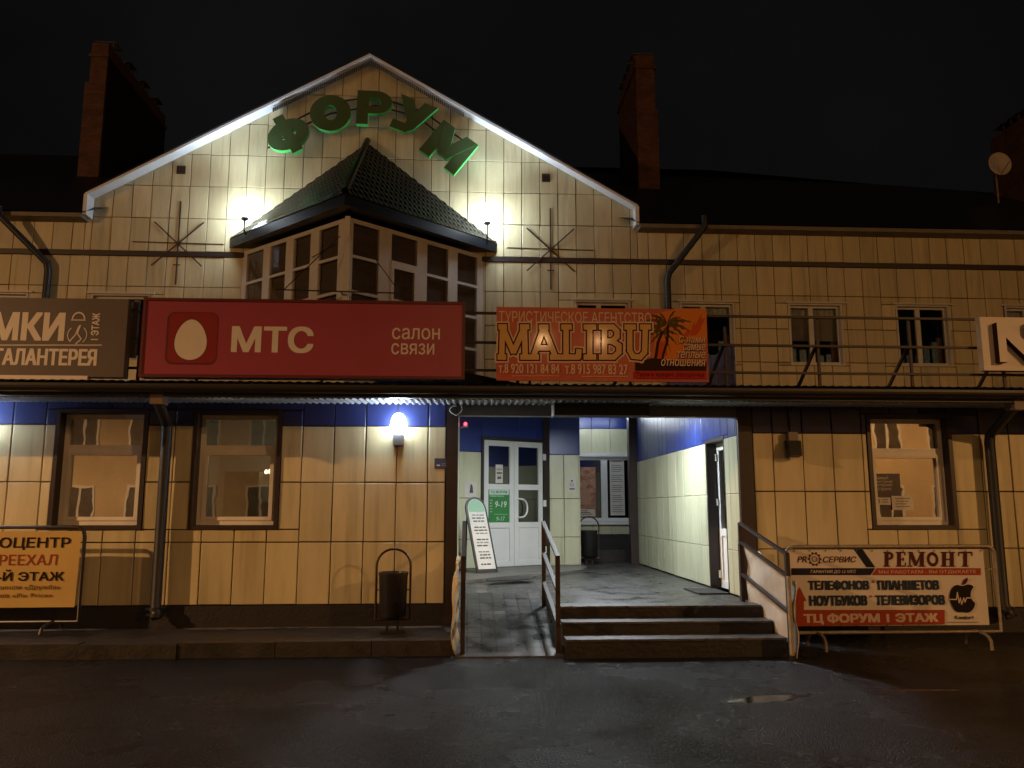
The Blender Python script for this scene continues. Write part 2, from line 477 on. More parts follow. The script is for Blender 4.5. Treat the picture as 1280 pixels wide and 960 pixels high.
# hollows that hold a film of water
def hollow(cx, cy, rx, ry):
    mp = n.new('ShaderNodeMapping'); mp.vector_type = 'POINT'
    mp.inputs['Location'].default_value = (-cx/rx, -cy/ry, 0); mp.inputs['Scale'].default_value = (1/rx, 1/ry, 0)
    l.new(geo.outputs['Position'], mp.inputs['Vector'])
    le = n.new('ShaderNodeVectorMath'); le.operation = 'LENGTH'; l.new(mp.outputs['Vector'], le.inputs[0])
    nn = n.new('ShaderNodeTexNoise'); nn.inputs['Scale'].default_value = 3.0; nn.inputs['Detail'].default_value = 5
    mq = n.new('ShaderNodeMapping'); mq.inputs['Scale'].default_value = (.7, 2.2, 1); l.new(geo.outputs['Position'], mq.inputs['Vector']); l.new(mq.outputs['Vector'], nn.inputs['Vector'])
    ad = n.new('ShaderNodeMath'); ad.operation = 'MULTIPLY_ADD'; ad.inputs[1].default_value = 1.6; l.new(nn.outputs['Fac'], ad.inputs[0]); l.new(le.outputs['Value'], ad.inputs[2])
    r_ = n.new('ShaderNodeMapRange'); r_.inputs['From Min'].default_value = 1.25; r_.inputs['From Max'].default_value = 1.45; r_.inputs['To Min'].default_value = 1; r_.inputs['To Max'].default_value = 0
    l.new(ad.outputs[0], r_.inputs['Value']); return r_.outputs['Result']
h1 = hollow(2.42, 6.76, .66, .22); h2 = hollow(4.0, 7.0, .7, .06)
hm = n.new('ShaderNodeMath'); hm.operation = 'MAXIMUM'; l.new(h1, hm.inputs[0]); l.new(h2, hm.inputs[1])
rm = n.new('ShaderNodeMix'); rm.data_type = 'FLOAT'; l.new(hm.outputs[0], rm.inputs[0]); l.new(mr.outputs['Result'], rm.inputs[2]); rm.inputs[3].default_value = .05
l.new(rm.outputs[0], b.inputs['Roughness'])
hs = n.new('ShaderNodeMath'); hs.operation = 'MULTIPLY_ADD'; hs.inputs[1].default_value = -.97; hs.inputs[2].default_value = 1.0; l.new(hm.outputs[0], hs.inputs[0])
bp = n.new('ShaderNodeBump'); bp.inputs['Distance'].default_value = .011; l.new(hs.outputs[0], bp.inputs['Strength'])
l.new(n3.outputs['Distance'], bp.inputs['Height'])
bp2 = n.new('ShaderNodeBump'); bp2.inputs['Distance'].default_value = .03; l.new(hs.outputs[0], bp2.inputs['Strength'])
l.new(n1.outputs['Fac'], bp2.inputs['Height']); l.new(bp.outputs['Normal'], bp2.inputs['Normal'])
l.new(bp2.outputs['Normal'], b.inputs['Normal'])
g = MB(); g.add([(-250, -250, 0), (250, -250, 0), (250, 250, 0), (-250, 250, 0)], [(0, 1, 2, 3)])
structure(g.build('road', asph))

conc = mat('old_wet_concrete', (.028, .024, .021), .5, var=.45, vscale=2.5, bump=.006, bscale=30, rvar=.15)
concl = mat('pale_worn_concrete', (.13, .115, .10), .6, var=.4, vscale=4, bump=.005, bscale=40)
g = MB(); g.box(-16, -.13, 8.98, 10.13, 0, .13); structure(g.build('pavement', conc))
g = MB()
x = -16.0; rr = random.Random(3)
while x < -.2:
    x2 = min(x+1.0, -.13)
    d = rr.uniform(-.015, .015); h = rr.uniform(-.008, .008)
    g.box(x+.004, x2-.004, 8.82+d, 8.98+d*.3, 0, .152+h); x = x2
structure(g.build('kerb', conc))
# worn pale apron strip at the foot of the wall
g = MB()
for (a, bb) in ((-9, -4.25), (-3.35, -.3)):
    nn = 26; top = [(a+(bb-a)*k/nn, 10.09, .1345) for k in range(nn+1)]
    bot = [(a+(bb-a)*k/nn, 9.99-.10*abs(math.sin(k*1.3+a))-.05*math.sin(k*.37), .1345) for k in range(nn, -1, -1)]
    g.add(top+bot, [tuple(range(len(top+bot)))])
structure(g.build('path_strip', concl))

# ================================================================== PORCH FLOOR, STAIRS, RAMP
pave = brickmat('wet_paving_tiles', (.068, .064, .058), (.044, .042, .040), (.014, .013, .012), .20, .10, .010, .42, 'xy', .006, True)
pave2 = brickmat('wet_ramp_tiles', (.085, .080, .072), (.056, .053, .050), (.014, .013, .012), .16, .16, .008, .36, 'xy', .006, True)
LZ = .42
g = MB()
g.box(1.02, 3.44, 9.32, 11.0, .02, LZ); g.box(-.18, 3.44, 11.0, 17.75, .02, LZ)
structure(g.build('porch_floor', pave))
g = MB()
pts = [(-.16, 12.2), (.1, 12.5), (.5, 12.95), (.9, 13.35), (1.5, 13.75), (2.0, 14.35), (2.2, 15.0), (2.2, 15.6), (1.5, 15.5), (-.16, 14.5)]
g.prism([(a, c, LZ+.002) for a, c in pts], (0, 0, .045))
structure(g.build('path_raised_paving', mat('ledge_paving', (.12, .112, .10), .5, var=.35, vscale=3, bump=.004, bscale=40)))
g = MB(); g.box(2.2, 3.28, 16.95, 17.74, LZ+.002, .66)
structure(g.build('path_back_step', conc))

st = empty('entrance_stairs', (2.2, 9.0, 0), 'three wide dark worn concrete steps climbing to the lit porch', 'stairs')
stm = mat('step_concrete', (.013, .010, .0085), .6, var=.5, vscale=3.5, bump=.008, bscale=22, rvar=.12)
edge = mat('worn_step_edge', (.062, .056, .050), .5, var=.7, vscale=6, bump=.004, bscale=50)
for (y0, y1, z0, z1) in ((8.60, 9.31, .0, .17), (8.96, 9.313, .172, .295)):
    g = MB(); g.box(1.03, 3.36, y0, y1, z0, z1); g.build('step', stm, st)
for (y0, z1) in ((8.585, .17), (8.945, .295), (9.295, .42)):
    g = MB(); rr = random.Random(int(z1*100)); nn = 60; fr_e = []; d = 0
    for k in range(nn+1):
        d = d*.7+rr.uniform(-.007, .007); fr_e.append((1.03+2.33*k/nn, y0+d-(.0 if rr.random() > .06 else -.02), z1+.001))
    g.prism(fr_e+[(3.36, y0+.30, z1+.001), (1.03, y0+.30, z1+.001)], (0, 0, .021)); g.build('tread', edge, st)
g = MB(); g.box(1.03, 3.36, 9.305, 9.318, .297, .42); g.build('riser', stm, st)

rp = empty('wheelchair_ramp', (.46, 9.7, 0), 'steep tiled ramp running up beside the steps towards the white doors', 'ramp')
g = MB(); g.prism([(-.12, 8.70, .012), (-.12, 10.99, .012), (-.12, 10.99, LZ)], (1.14, 0, 0)); g.build('ramp_slope', pave2, rp)
g = MB(); g.box(1.0, 1.026, 8.74, 8.95, .0, .10); g.build('side_kerb', stm, rp)
g = MB(); g.prism([(-.12, 8.685, .0), (-.12, 8.80, .0), (-.12, 8.80, .036), (-.12, 8.685, .016)], (1.14, 0, 0)); g.build('front_lip', edge, rp)

# ================================================================== BUILDING
YG, YU = 10.1, 17.8
B = empty('shopping_centre', (0, 12, 0), 'two storey shopping centre clad in cream square panels with a big gable', 'building')

def front(Y): return Board((0, Y, 0), (1, 0, 0), (0, 0, 1))

# ---- ground floor walls
WL = [(-5.03, 1.28, -3.93, 2.74), (-3.38, 1.28, -2.31, 2.74)]       # openings, left wall
WR = [(5.12, 1.27, 6.24, 2.74)]
colsL = [-13+.0] + [x for x in grid(-13, -.28, .388, -.112)[1:]]
fr = front(YG)
g = MB()
clad(g, fr, colsL, [.39, 1.128, 1.85, 2.545], CREAM, WL)
clad(g, fr, colsL, [2.545, 2.90], NAVY, WL)
g.build('ground_floor_wall', None, B)
colsR = [3.62] + [x for x in grid(3.62, 14, .391, 3.62+.26)[1:]]
g = MB()
clad(g, fr, colsR, [.30, 1.03, 1.745, 2.485], CREAM, WR)
clad(g, fr, colsR, [2.485, 2.90], NAVY, WR)
g.build('ground_floor_wall', None, B)
g = MB(); g.box(-13, -.26, YG-.05, YG+.06, 0, .385); g.build('plinth', PLINTH, B)
g = MB(); g.box(3.60, 14, YG-.04, YG+.06, 0, .297); g.build('plinth', PLINTH, B)
g = MB(); g.box(-.275, -.13, YG-.06, YG+.25, 0, 2.93); g.build('corner_trim', BROWN, B)
g = MB(); g.box(3.43, 3.61, YG-.045, YG+.20, LZ-.4, 2.93); g.build('corner_trim', BROWN, B)
# inner flank of the left wing
g = MB(); g.box(-.24, -.16, YG+.252, 14.6, LZ, 3.2); g.build('flank_wall', IVORY, B)
# lintel over the porch
g = MB(); g.box(-.128, 3.428, YG-.02, YG+.14, 2.69, 2.93); g.build('lintel', mat('grey_brown_lintel', (.17, .15, .13), .5, var=.2, vscale=3), B)

# ---- windows of the ground floor
def reveal(mb, x0, z0, x1, z1, Y, d, t=.05):
    mb.box(x0, x0+t, Y-.045, Y+d, z0, z1); mb.box(x1-t, x1, Y-.045, Y+d, z0, z1)
    mb.box(x0+t, x1-t, Y-.043, Y+d, z0, z0+t); mb.box(x0+t, x1-t, Y-.043, Y+d, z1-t, z1)
def frame_bars(mb, x0, z0, x1, z1, y0, y1, t):
    mb.box(x0, x0+t, y0, y1, z0, z1); mb.box(x1-t, x1, y0, y1, z0, z1)
    mb.box(x0+t, x1-t, y0, y1, z0, z0+t); mb.box(x0+t, x1-t, y0, y1, z1-t, z1)
def room(mb, x0, z0, x1, z1, y0, y1):
    mb.add([(x0, y0, z0), (x1, y0, z0), (x1, y0, z1), (x0, y0, z1), (x0, y1, z0), (x1, y1, z0), (x1, y1, z1), (x0, y1, z1)],
           [(0, 1, 5, 4), (3, 2, 6, 7), (0, 4, 7, 3), (1, 5, 6, 2), (4, 5, 6, 7)])
ROOMW = mat('dim_room_wall', (.30, .24, .17), .8, var=.2, vscale=2)
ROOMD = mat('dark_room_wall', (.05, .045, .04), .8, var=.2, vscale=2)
def shop_window(x0, z0, x1, z1, frm, gl, rm):
    w = MB(); reveal(w, x0, z0, x1, z1, YG, .17); w = w.build('window', BROWN, B)
    a0, a1, b0, b1 = x0+.052, x1-.052, z0+.052, z1-.052; y0, y1 = YG+.10, YG+.16
    f = MB(); frame_bars(f, a0, b0, a1, b1, y0, y1, .055)
    tz = b0+(b1-b0)*.69
    f.box(a0+.055, a1-.055, y0+.002, y1, tz-.04, tz+.04)
    frame_bars(f, a0+.055, b0+.055, a1-.055, tz-.04, y0-.012, y1-.012, .045)
    f.build('frame', frm, w)
    p = MB(); p.box(a0+.10, a1-.10, y0+.03, y0+.036, b0+.10, tz-.085); p.box(a0+.055, a1-.055, y0+.03, y0+.036, tz+.04, b1-.055)
    p.build('pane', gl, w)
    r = MB(); room(r, x0-.25, z0-.5, x1+.25, z1+.1, YG+.22, YG+1.9); r.build('room_interior', rm, w)
    return w
FRL = mat('painted_window_frame', (.80, .76, .70), .45, var=.1, vscale=4)
w1 = shop_window(*WL[0], FRL, GLASSW, ROOMW)
c = MB(); c.box(-4.78, -4.56, YG+.50, YG+.72, 1.32, 1.78); c.box(-4.80, -4.54, YG+.48, YG+.74, 1.79, 1.83); c.box(-4.76, -4.58, YG+.52, YG+.70, 1.85, 1.98); c.build('cupboard', ROOMD, w1)
w2 = shop_window(*WL[1], FRL, GLASS, mat('pale_room_wall', (.45, .45, .38), .8, var=.2, vscale=2))
c = MB(); c.box(-3.25, -2.80, YG+.9, YG+1.1, 1.30, 2.02); c.build('green_screen', mat('green_screen_cloth', (.16, .26, .19), .8, var=.3, vscale=6), w2)
c = MB(); c.box(-2.74, -2.40, YG+.8, YG+1.0, 1.30, 1.62); c.build('white_goods', WHITE, w2)
w3 = shop_window(*WR[0], FRL, GLASSW, ROOMW)

# chandelier inside the second window
ch = empty('chandelier', (-2.62, YG+1.2, 1.92), 'small lit chandelier glowing inside the window beside the downpipe', 'chandelier')
g = MB(); g.tube([(-2.62, YG+1.2, 2.02), (-2.62, YG+1.2, 2.75)], .008, 6)
for k in range(6):
    a = k*math.pi/3; g.tube([(-2.62, YG+1.2, 2.02), (-2.62+.09*math.cos(a), YG+1.2+.09*math.sin(a), 1.97), (-2.62+.16*math.cos(a), YG+1.2+.16*math.sin(a), 2.0)], .007, 6)
g.build('arm_frame', DARK, ch)
for k in range(6):
    a = k*math.pi/3; g = MB(); g.lathe((-2.62+.16*math.cos(a), YG+1.2+.16*math.sin(a), 2.0), [(.012, 0), (.022, .02), (.02, .045), (.006, .06)], 8)
    g.build('bulb', emit('warm_bulb', (1, .72, .42), 14), ch, True)

o = lamp('chandelier_light', 'POINT', (-2.62, YG+1.2, 2.3), 5, (1, .92, .74), None, .1); adopt(o, ch)
# poster in the right window
pb = Board((0, YG+.118, 0), (1, 0, 0), (0, 0, 1))
POST_D = mat('dark_plum_poster', (.040, .022, .026), .4)
PAPER = mat('white_paper', (.66, .62, .56), .7, var=.08, vscale=8)
INKL = mat('pale_print', (.62, .56, .50), .6)
INKD = mat('grey_print', (.10, .10, .10), .6)
INKG = mat('faint_grey_print', (.25, .25, .26), .7)
g = MB()
x0, z0 = pb.px(1090, 621.5); x1, z1 = pb.px(1124.5, 592)
g.box(x0, x1, YG+.119, YG+.124, z0, z1)
post = tag(g.build('window_poster', POST_D), 'dark poster about fast internet stuck inside the right shop window', 'poster')
for k, t in enumerate(('Самый', 'быстрый', 'интернет', 'в стране')):
    wd = (17, 22, 22.5, 21)[k]
    pb.ptext(t, 1093.0, 595.0+k*4.9, 1093.0+wd, 599.2+k*4.9, INKL, .015)
pb.finish(post)
g = MB(); pb2 = Board((0, YG+.113, 0), (1, 0, 0), (0, 0, 1))
x0, z0 = pb2.px(1091.5, 631); x1, z1 = pb2.px(1113, 621.8); g.box(x0, x1, YG+.114, YG+.118, z0, z1)
o = tag(g.build('window_sticker', PAPER), 'small white sticker with a round dial under the dark poster', 'sticker')
cx, cz = pb2.px(1097, 626.5); pb2.ring(cx, cz, .022, .030, INKD); pb2.stroke([(cx-.008, cz-.006), (cx+.012, cz+.014)], .006, INKD)
for k in range(2): pb2.prect(1103, 624+k*3, 1110, 625.2+k*3, INKG)
pb2.finish(o, 'print')
g = MB(); pb3 = Board((0, YG+.108, 0), (1, 0, 0), (0, 0, 1))
x0, z0 = pb3.px(1115.5, 637.5); x1, z1 = pb3.px(1141, 619.8); g.box(x0, x1, YG+.109, YG+.112, z0, z1)
o = tag(g.build('window_notice', PAPER), 'white paper notice taped across the pane beside the dark poster', 'notice')
for k in range(4): pb3.prect(1119+k % 2, 622.5+k*3.4, 1137-2*(k % 3), 623.6+k*3.4, INKG)
pb3.finish(o, 'print')

# ---- upper facade
gab = [(-8.62, 7.22), (3.88, 7.22), (3.88, 8.36), (-2.37, 11.92), (-8.62, 8.36)]
WU = []   # openings of upper windows: x0,z0,x1,z1
for xc in (-10.35, -7.72, 3.03, 5.46, 8.0, 10.56, 13.2): WU.append((xc-.64, 4.76, xc+.64, 6.22))
phU = 1.192
fr = front(YU)
g = MB()
cols = grid(-16, 17, .42, phU)
clad(g, fr, cols, [3.25, 4.05, 4.83, 5.61, 6.40, 7.10], CREAM, WU+[(-.30, 3.0, 3.6, 3.9), (-5.0, 4.4, .2, 7.1)], gap=.015, jit=.004)
clad(g, fr, grid(-16, -8.62, .42, phU), [7.22, 7.90], CREAM, gap=.015, jit=.004)
clad(g, fr, grid(3.88, 17, .42, phU), [7.22, 7.90], CREAM, gap=.015, jit=.004)
clad(g, fr, grid(-8.62, 3.88, .42, phU), [7.22, 8.0, 8.765, 9.53, 10.30, 11.07, 11.84, 12.2], CREAM, poly=gab, gap=.016, jit=.006)
g.build('upper_wall', None, B)
g = MB(); g.box(-16, -4.85, YU-.05, YU-.002, 7.105, 7.215); g.box(.1, 17, YU-.05, YU-.002, 7.105, 7.215); g.build('band_course', BROWN, B)

CURT = mat('lace_curtain', (.74, .70, .62), .8, var=.3, vscale=30)
BLIND = mat('grey_brown_blind', (.42, .35, .28), .8, var=.15, vscale=3)
SHOPB = mat('blue_goods', (.22, .42, .60), .35, var=.6, vscale=9)
WOOD = mat('brown_goods', (.30, .13, .06), .6, var=.4, vscale=6)
def upper_window(x0, z0, x1, z1, style):
    w = MB(); reveal(w, x0, z0, x1, z1, YU, .12, .04)
    w.box(x0-.08, x1+.10, YU-.09, YU-.046, z1-.005, z1+.035)
    w = w.build('window', OFFW, B)
    a0, a1, b0, b1 = x0+.042, x1-.042, z0+.042, z1-.042; y0, y1 = YU+.05, YU+.11
    f = MB(); frame_bars(f, a0, b0, a1, b1, y0, y1, .05)
    mx = a0+(a1-a0)*.44
    f.box(mx-.055, mx+.055, y0+.002, y1, b0+.05, b1-.05); f.build('frame', OFFW, w)
    p = MB(); p.box(a0+.05, mx-.055, y0+.03, y0+.036, b0+.05, b1-.05); p.box(mx+.055, a1-.05, y0+.03, y0+.036, b0+.05, b1-.05); p.build('pane', GLASSD, w)
    r = MB(); room(r, x0-.1, z0-.1, x1+.1, z1+.1, YU+.13, YU+1.4); r.build('room_interior', ROOMD, w)
    if style in (1, 2):
        c = MB(); nn = 60; vs = []
        for k in range(nn+1):
            x = a0+(a1-a0)*k/nn; yy = YU+.17+.012*math.sin(k*1.1)
            vs += [(x, yy, b1), (x, yy, b1-.20-.035*abs(math.sin(k*.55)))]
        c.add(vs, [(2*k, 2*k+2, 2*k+3, 2*k+1) for k in range(nn)]); c.build('curtain', CURT, w)
    if style == 2:
        c = MB(); c.box(a0, a1, YU+.21, YU+.215, b0+(b1-b0)*.42, b1); c.build('blind', BLIND, w)
    if style in (1, 2, 3):
        rr = random.Random(int(x0*10)); c = MB()
        for k in range(5):
            x = a0+.05+k*(a1-a0-.1)/5; c.box(x, x+rr.uniform(.10, .2), YU+.16+.02*k, YU+.30, b0-.05, b0+rr.uniform(.15, .62))
        c.build('goods', SHOPB, w)
        c = MB(); c.box(a1-.14, a1-.02, YU+.22, YU+.30, b0, b0+.7); c.build('cupboard', WOOD, w)
for k, wv in enumerate(WU): upper_window(*wv, (0, 0, 3, 1, 2, 3, 1)[k])

# ---- bay window with hipped roof
A_ = Vector((-2.42, 15.42, 0)); BR_ = Vector((.33, YU, 0)); BL_ = Vector((-5.13, YU, 0))
BZ0, BZ1 = 4.3, 7.24
BAYF = mat('bay_white_profile', (.68, .65, .60), .4, var=.1, vscale=3)
def bay_side(O, D, flip, cols, ncell):
    U = (D-O); Ln = U.length; U.normalize()
    if flip: O2 = D; U2 = -U
    else: O2 = O; U2 = U
    bd = Board(O2, U2, (0, 0, 1))
    def bx(mb, a0, a1, b0, b1, n0, n1):
        if flip: a0, a1 = Ln-a1, Ln-a0
        vs = [bd.w(a, bb, nn) for bb in (b0, b1) for nn in (n0, n1) for a in (a0, a1)]
        mb.add(vs, [(0, 2, 3, 1), (4, 5, 7, 6), (0, 1, 5, 4), (2, 6, 7, 3), (0, 4, 6, 2), (1, 3, 7, 5)])
    f = MB(); rows = [7.15, 6.47, 5.75, 5.02, 4.33]
    xs = [0]
    for (a, c_) in cols: xs += [a, c_]
    xs.append(Ln)
    for i in range(0, len(xs), 2): bx(f, xs[i]+.0, xs[i+1], BZ0, BZ1, -.08, 0)
    for i, (a, c_) in enumerate(cols):
        bx(f, a, c_, 7.15, BZ1, -.08, -.002)
        for rz in rows[1:]: bx(f, a, c_, rz-.03, rz+.03, -.06, -.004)
        if i == 1 and not flip:      # opening sash with a wider frame
            bx(f, a, c_, 6.42, 6.58, -.05, .012)
            bx(f, a, a+.07, 5.76, 6.42, -.05, .012); bx(f, c_-.07, c_, 5.76, 6.42, -.05, .012)
    w = f.build('window', BAYF, B)
    p = MB()
    for a, c_ in cols: bx(p, a, c_, BZ0, 7.15, -.045, -.04)
    p.build('pane', glass('bay_glass', .05, (.90, .88, .85)), w)
    s_ = MB()
    bx(s_, cols[0][0]-.08, cols[-1][1]+.03, BZ0, 7.20, -.105, -.095)
    s_.build('blind', mat('bay_blind', (.15, .125, .10), .85, var=.25, vscale=2.5, stretch=(1, 1, 6)), w)
bay_side(A_, BR_, False, [(.13, .75), (1.06, 1.72), (1.99, 2.57), (2.84, 3.42)], 4)
bay_side(A_, BL_, True, [(.28, .89), (1.16, 1.73), (1.99, 2.55), (2.80, 3.42)], 4)
g = MB(); g.box(-2.47, -2.37, 15.37, 15.47, BZ0, BZ1); g.build('bay_corner_post', BAYF, B)
g = MB(); g.prism([(A_.x, A_.y+.05, 3.7), (BR_.x-.05, YU, 3.7), (BL_.x+.05, YU, 3.7)], (0, 0, .62)); g.build('bay_base', CREAM, B)

ROOFM = mat('dark_glossy_roof_tile', (.0025, .0045, .0065), .13, var=.3, vscale=3, spec=.06)
EAVEN = mat('navy_black_eave', (.008, .010, .014), .35, var=.2, vscale=4)
apex = Vector((-2.40, YU-.02, 9.93))
cor = Vector((-2.42, 14.95, 7.56)); er = Vector((.62, YU-.03, 7.56)); el = Vector((-5.42, YU-.03, 7.56))
def tiled(mb, P0, P1, T, nx, ny, per=.125, rowh=.24):
    """triangular roof slope P0-P1 (eave) up to T, rolled and stepped like metal tile"""
    E_ = (P1-P0); L = E_.length; E_.normalize()
    tx = (T-P0).dot(E_); up = (T-P0)-E_*tx; Hh = up.length; up.normalize(); N = E_.cross(up).normalized()
    if N.z < 0: N = -N
    vs = []
    for j in range(ny+1):
        h = Hh*j/ny; a0 = tx*j/ny; a1 = L+(tx-L)*j/ny
        for i in range(nx+1):
            a = a0+(a1-a0)*i/nx
            wv = 0.0055*math.cos(2*math.pi*a/per) - .011*((h/rowh) % 1.0)
            if j == ny: wv = 0
            vs.append(P0+E_*a+up*h+N*wv)
    fs = []
    for j in range(ny):
        for i in range(nx):
            k = j*(nx+1)+i; fs.append((k, k+1, k+nx+2, k+nx+1))
    mb.add(vs, fs)
g = MB(); tiled(g, cor, er, apex, 220, 96); tiled(g, el, cor, apex, 220, 96)
g.build('bay_roof', ROOFM, B, True)
g = MB(); g.tube([apex+Vector((0, -.03, .03)), cor+Vector((0, 0, .03))], .075, 8); g.build('bay_hip_cap', ROOFM, B, True)
g = MB()
for P, Q in ((cor, er), (el, cor)):
    d = (Q-P).normalized(); nn = Vector((-d.y, d.x, 0)); nn = nn if nn.y > 0 else -nn
    vs = [P+Vector((0, 0, -.03)), Q+Vector((0, 0, -.03)), Q+Vector((0, 0, -.24)), P+Vector((0, 0, -.24))]
    g.prism(vs, nn*.05)
    c0 = [P+Vector((0, 0, -.235)), Q+Vector((0, 0, -.235))]
    m0 = Vector((-2.42, YU, 7.325))
    g.add([c0[0], c0[1], m0+Vector((0, 0, 0))], [(0, 1, 2)])
g.build('bay_eave', EAVEN, B)

# ---- gable fascia and eaves
g = MB()
def rake(P, Q):
    P = Vector(P); Q = Vector(Q)
    d = (Q-P).normalized(); dn = Vector((-d.z, 0, d.x)); dn = dn if dn.z < 0 else -dn
    # thin edge board, then a pale soffit back to the wall
    g.prism([P, Q, Q+dn*.055, P+dn*.055], (0, .025, 0))
    g.prism([P+dn*.030+Vector((0, .026, 0)), Q+dn*.030+Vector((0, .026, 0)), Q+dn*.030+Vector((0, .375, 0)), P+dn*.030+Vector((0, .375, 0))], (0, 0, .012))
APX, GE, GW = 11.95, (-8.52, 8.42), (3.84, 8.40)
rake((GE[0], 17.42, GE[1]), (-2.36, 17.42, APX)); rake((-2.36, 17.421, APX), (GW[0], 17.421, GW[1]))
g.box(GE[0]-.02, GE[0]+.06, 17.43, 17.76, 7.93, 8.40); g.box(GW[0]-.06, GW[0]+.02, 17.43, 17.76, 7.93, 8.38)
g.build('gable_fascia', FASC, B)
g = MB()
for xe in (-4.55, -.17):
    n_ = 46
    za = lambda x: 11.86-abs(x+2.36)*.571
    for k in range(n_):
        xa0 = xe+(-2.36-xe)*k/n_; xa1 = xe+(-2.36-xe)*(k+.7)/n_
        g.prism([(xa0, 17.55, za(xa0)), (xa1, 17.55, za(xa1)), (xa1, 17.55, za(xa1)-.085), (xa0, 17.55, za(xa0)-.085)], (0, .05, 0))
g.build('gable_brow', mat('grey_brow_sheet', (.06, .06, .065), .5), B)

EAV = mat('eave_board', (.20, .17, .13), .6, var=.2, vscale=4)
g = MB(); g.box(-16.5, -8.55, 17.40, 17.79, 7.86, 7.95); g.build('eave_board', EAV, B)
g = MB(); g.box(3.87, 17.5, 17.40, 17.79, 7.86, 7.95); g.build('eave_board', EAV, B)
MROOF = mat('dark_main_roof', (.010, .012, .015), .5, var=.3, vscale=2, bump=.01, bscale=6)
g = MB()
RZ = 12.20
g.add([(-17, 17.36, 7.96), (-8.50, 17.36, 7.96), (-2.38, 24, RZ), (3.83, 17.36, 7.96), (17.5, 17.36, 7.96), (17.5, 24, 11.62), (13, 24, 11.85), (7.6, 24, RZ), (-17, 24, RZ), (-17, 31, 8), (17.5, 31, 8)],
      [(0, 1, 2, 8), (3, 4, 5, 6, 7, 2), (8, 2, 7, 6, 5, 10, 9)])
# cross gable roof
g.add([(-8.56, 17.40, 8.42), (-2.36, 17.40, 11.975), (3.90, 17.40, 8.39), (-2.36, 24.2, 11.975), (-8.56, 18.6, 8.42), (3.90, 18.6, 8.39)],
      [(0, 1, 3, 4), (1, 2, 5, 3)])
g.build('roof', MROOF, B)

BRICK = brickmat('chimney_brick', (.15, .050, .028), (.10, .034, .022), (.09, .065, .05), .26, .075, .012, .85, 'xz', .006)
def chimney(x0, x1, y0, y1, zb, zt, step_left, collar=True):
    g = MB(); g.box(x0, x1, y0, y1, zb, zt)
    if step_left: g.box(x0-.11, x0-.002, y0+.003, y1-.003, zb, zt-1.15)
    else: g.box(x1+.002, x1+.07, y0+.003, y1-.003, zb, zt-1.6)
    if collar: g.box(x0-.05, x1+.05, y0-.05, y1+.05, zt-.42, zt-.34)
    c = g.build('chimney', BRICK, B)
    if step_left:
        q = MB(); q.prism([(x1+.003, y0+.03, zb), (x1+.003, y1, zb), (x1+.003, y1, zt-.45), (x1+.003, y0+.03, zt-.45)], (.02, 0, 0)); q.build('flank_shade', mat('dark_flank_shade', (.012, .012, .013), .6, var=.3, vscale=3), c)  # shade of the flank put into colour: dark layer added over the brick
    for k in range(4):
        y = y0+.5+k*(y1-y0-.9)/3.2
        q = MB(); q.box(x0-.05, x1+.05, y-.22, y+.22, zt+.20, zt+.225)
        for sx in (x0+.03, x1-.03):
            for sy in (-.16, .16): q.box(sx-.012, sx+.012, y+sy-.012, y+sy+.012, zt, zt+.20)
        q.build('cap', mat('grey_chimney_cap', (.10, .10, .105), .5), c)
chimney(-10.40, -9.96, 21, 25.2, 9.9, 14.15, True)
chimney(4.66, 5.19, 21, 23.6, 9.9, 14.28, False)
chimney(16.3, 17.4, 21, 23.0, 9.9, 12.95, False, False)

# satellite dish on its mast beside the right chimney
sd = empty('satellite_dish', (14.87, 20.9, 10.2), 'pale round satellite dish beside the chimney at the roof end', 'satellite dish')
g = MB(); prof = [(.02, .0), (.12, .008), (.22, .028), (.30, .055), (.335, .075), (.32, .08), (.2, .04), (.02, .012)]
g.lathe((14.87, 20.72, 11.1), [(r, -h) for r, h in prof], 28, 'y'); g.build('reflector', mat('pale_dish_metal', (.52, .46, .40), .5), sd, True)
g = MB(); g.tube([(14.90, 20.9, 10.0), (14.90, 20.9, 11.1), (14.87, 20.74, 11.1)], .025, 8); g.tube([(14.87, 20.66, 10.78), (14.87, 20.25, 11.0)], .012, 6); g.build('mast', GALV, sd)

# ---- wall ornaments, vents, downpipes
STARM = mat('brown_star_rod', (.045, .022, .014), .5)
def star(xc, zc):
    g = MB(); y = YU-.038
    g.bar((xc-1.0, y, zc+.03), (xc+1.0, y, zc), .008, .022); g.bar((xc, y-.009, zc+1.0), (xc, y-.009, zc-.95), .030, .008)
    g.bar((xc-.55, y-.018, zc+.50), (xc+.55, y-.018, zc-.52), .008, .030); g.bar((xc-.55, y-.027, zc-.52), (xc+.55, y-.027, zc+.50), .008, .030)
    g.lathe((xc, y-.045, zc), [(.045, 0), (.045, .045)], 10, 'y'); g.bar((xc-.08, y-.018, zc-.50), (xc+.08, y-.018, zc-.50), .008, .025)
    g.build('star_ornament', STARM, B)
star(-6.55, 7.40); star(1.85, 7.41)
for xc in (-6.59, 1.755):
    g = MB(); g.box(xc-.095, xc+.095, YU-.06, YU-.01, 9.05, 9.24)
    for k in range(4): g.box(xc-.08, xc+.08, YU-.075, YU-.061, 9.07+k*.042, 9.09+k*.042)
    g.build('vent', IRON, B)
PIPE = mat('dark_painted_downpipe', (.012, .012, .014), .5, var=.2, vscale=8)
def downpipe(pts, r=.055):
    g = MB(); g.tube(pts, r, 12)
    p0, p1 = Vector(pts[-2]), Vector(pts[-1])
    for t in (.25, .75):
        q = p0.lerp(p1, t); g.tube([q+Vector((0, 0, -.02)), q+Vector((0, 0, .02))], r+.014, 12)
        g.box(q.x-r-.05, q.x+r+.05, q.y-.015, q.y+.015, q.z-.012, q.z+.012)
    return g.build('downpipe', PIPE, B, True)
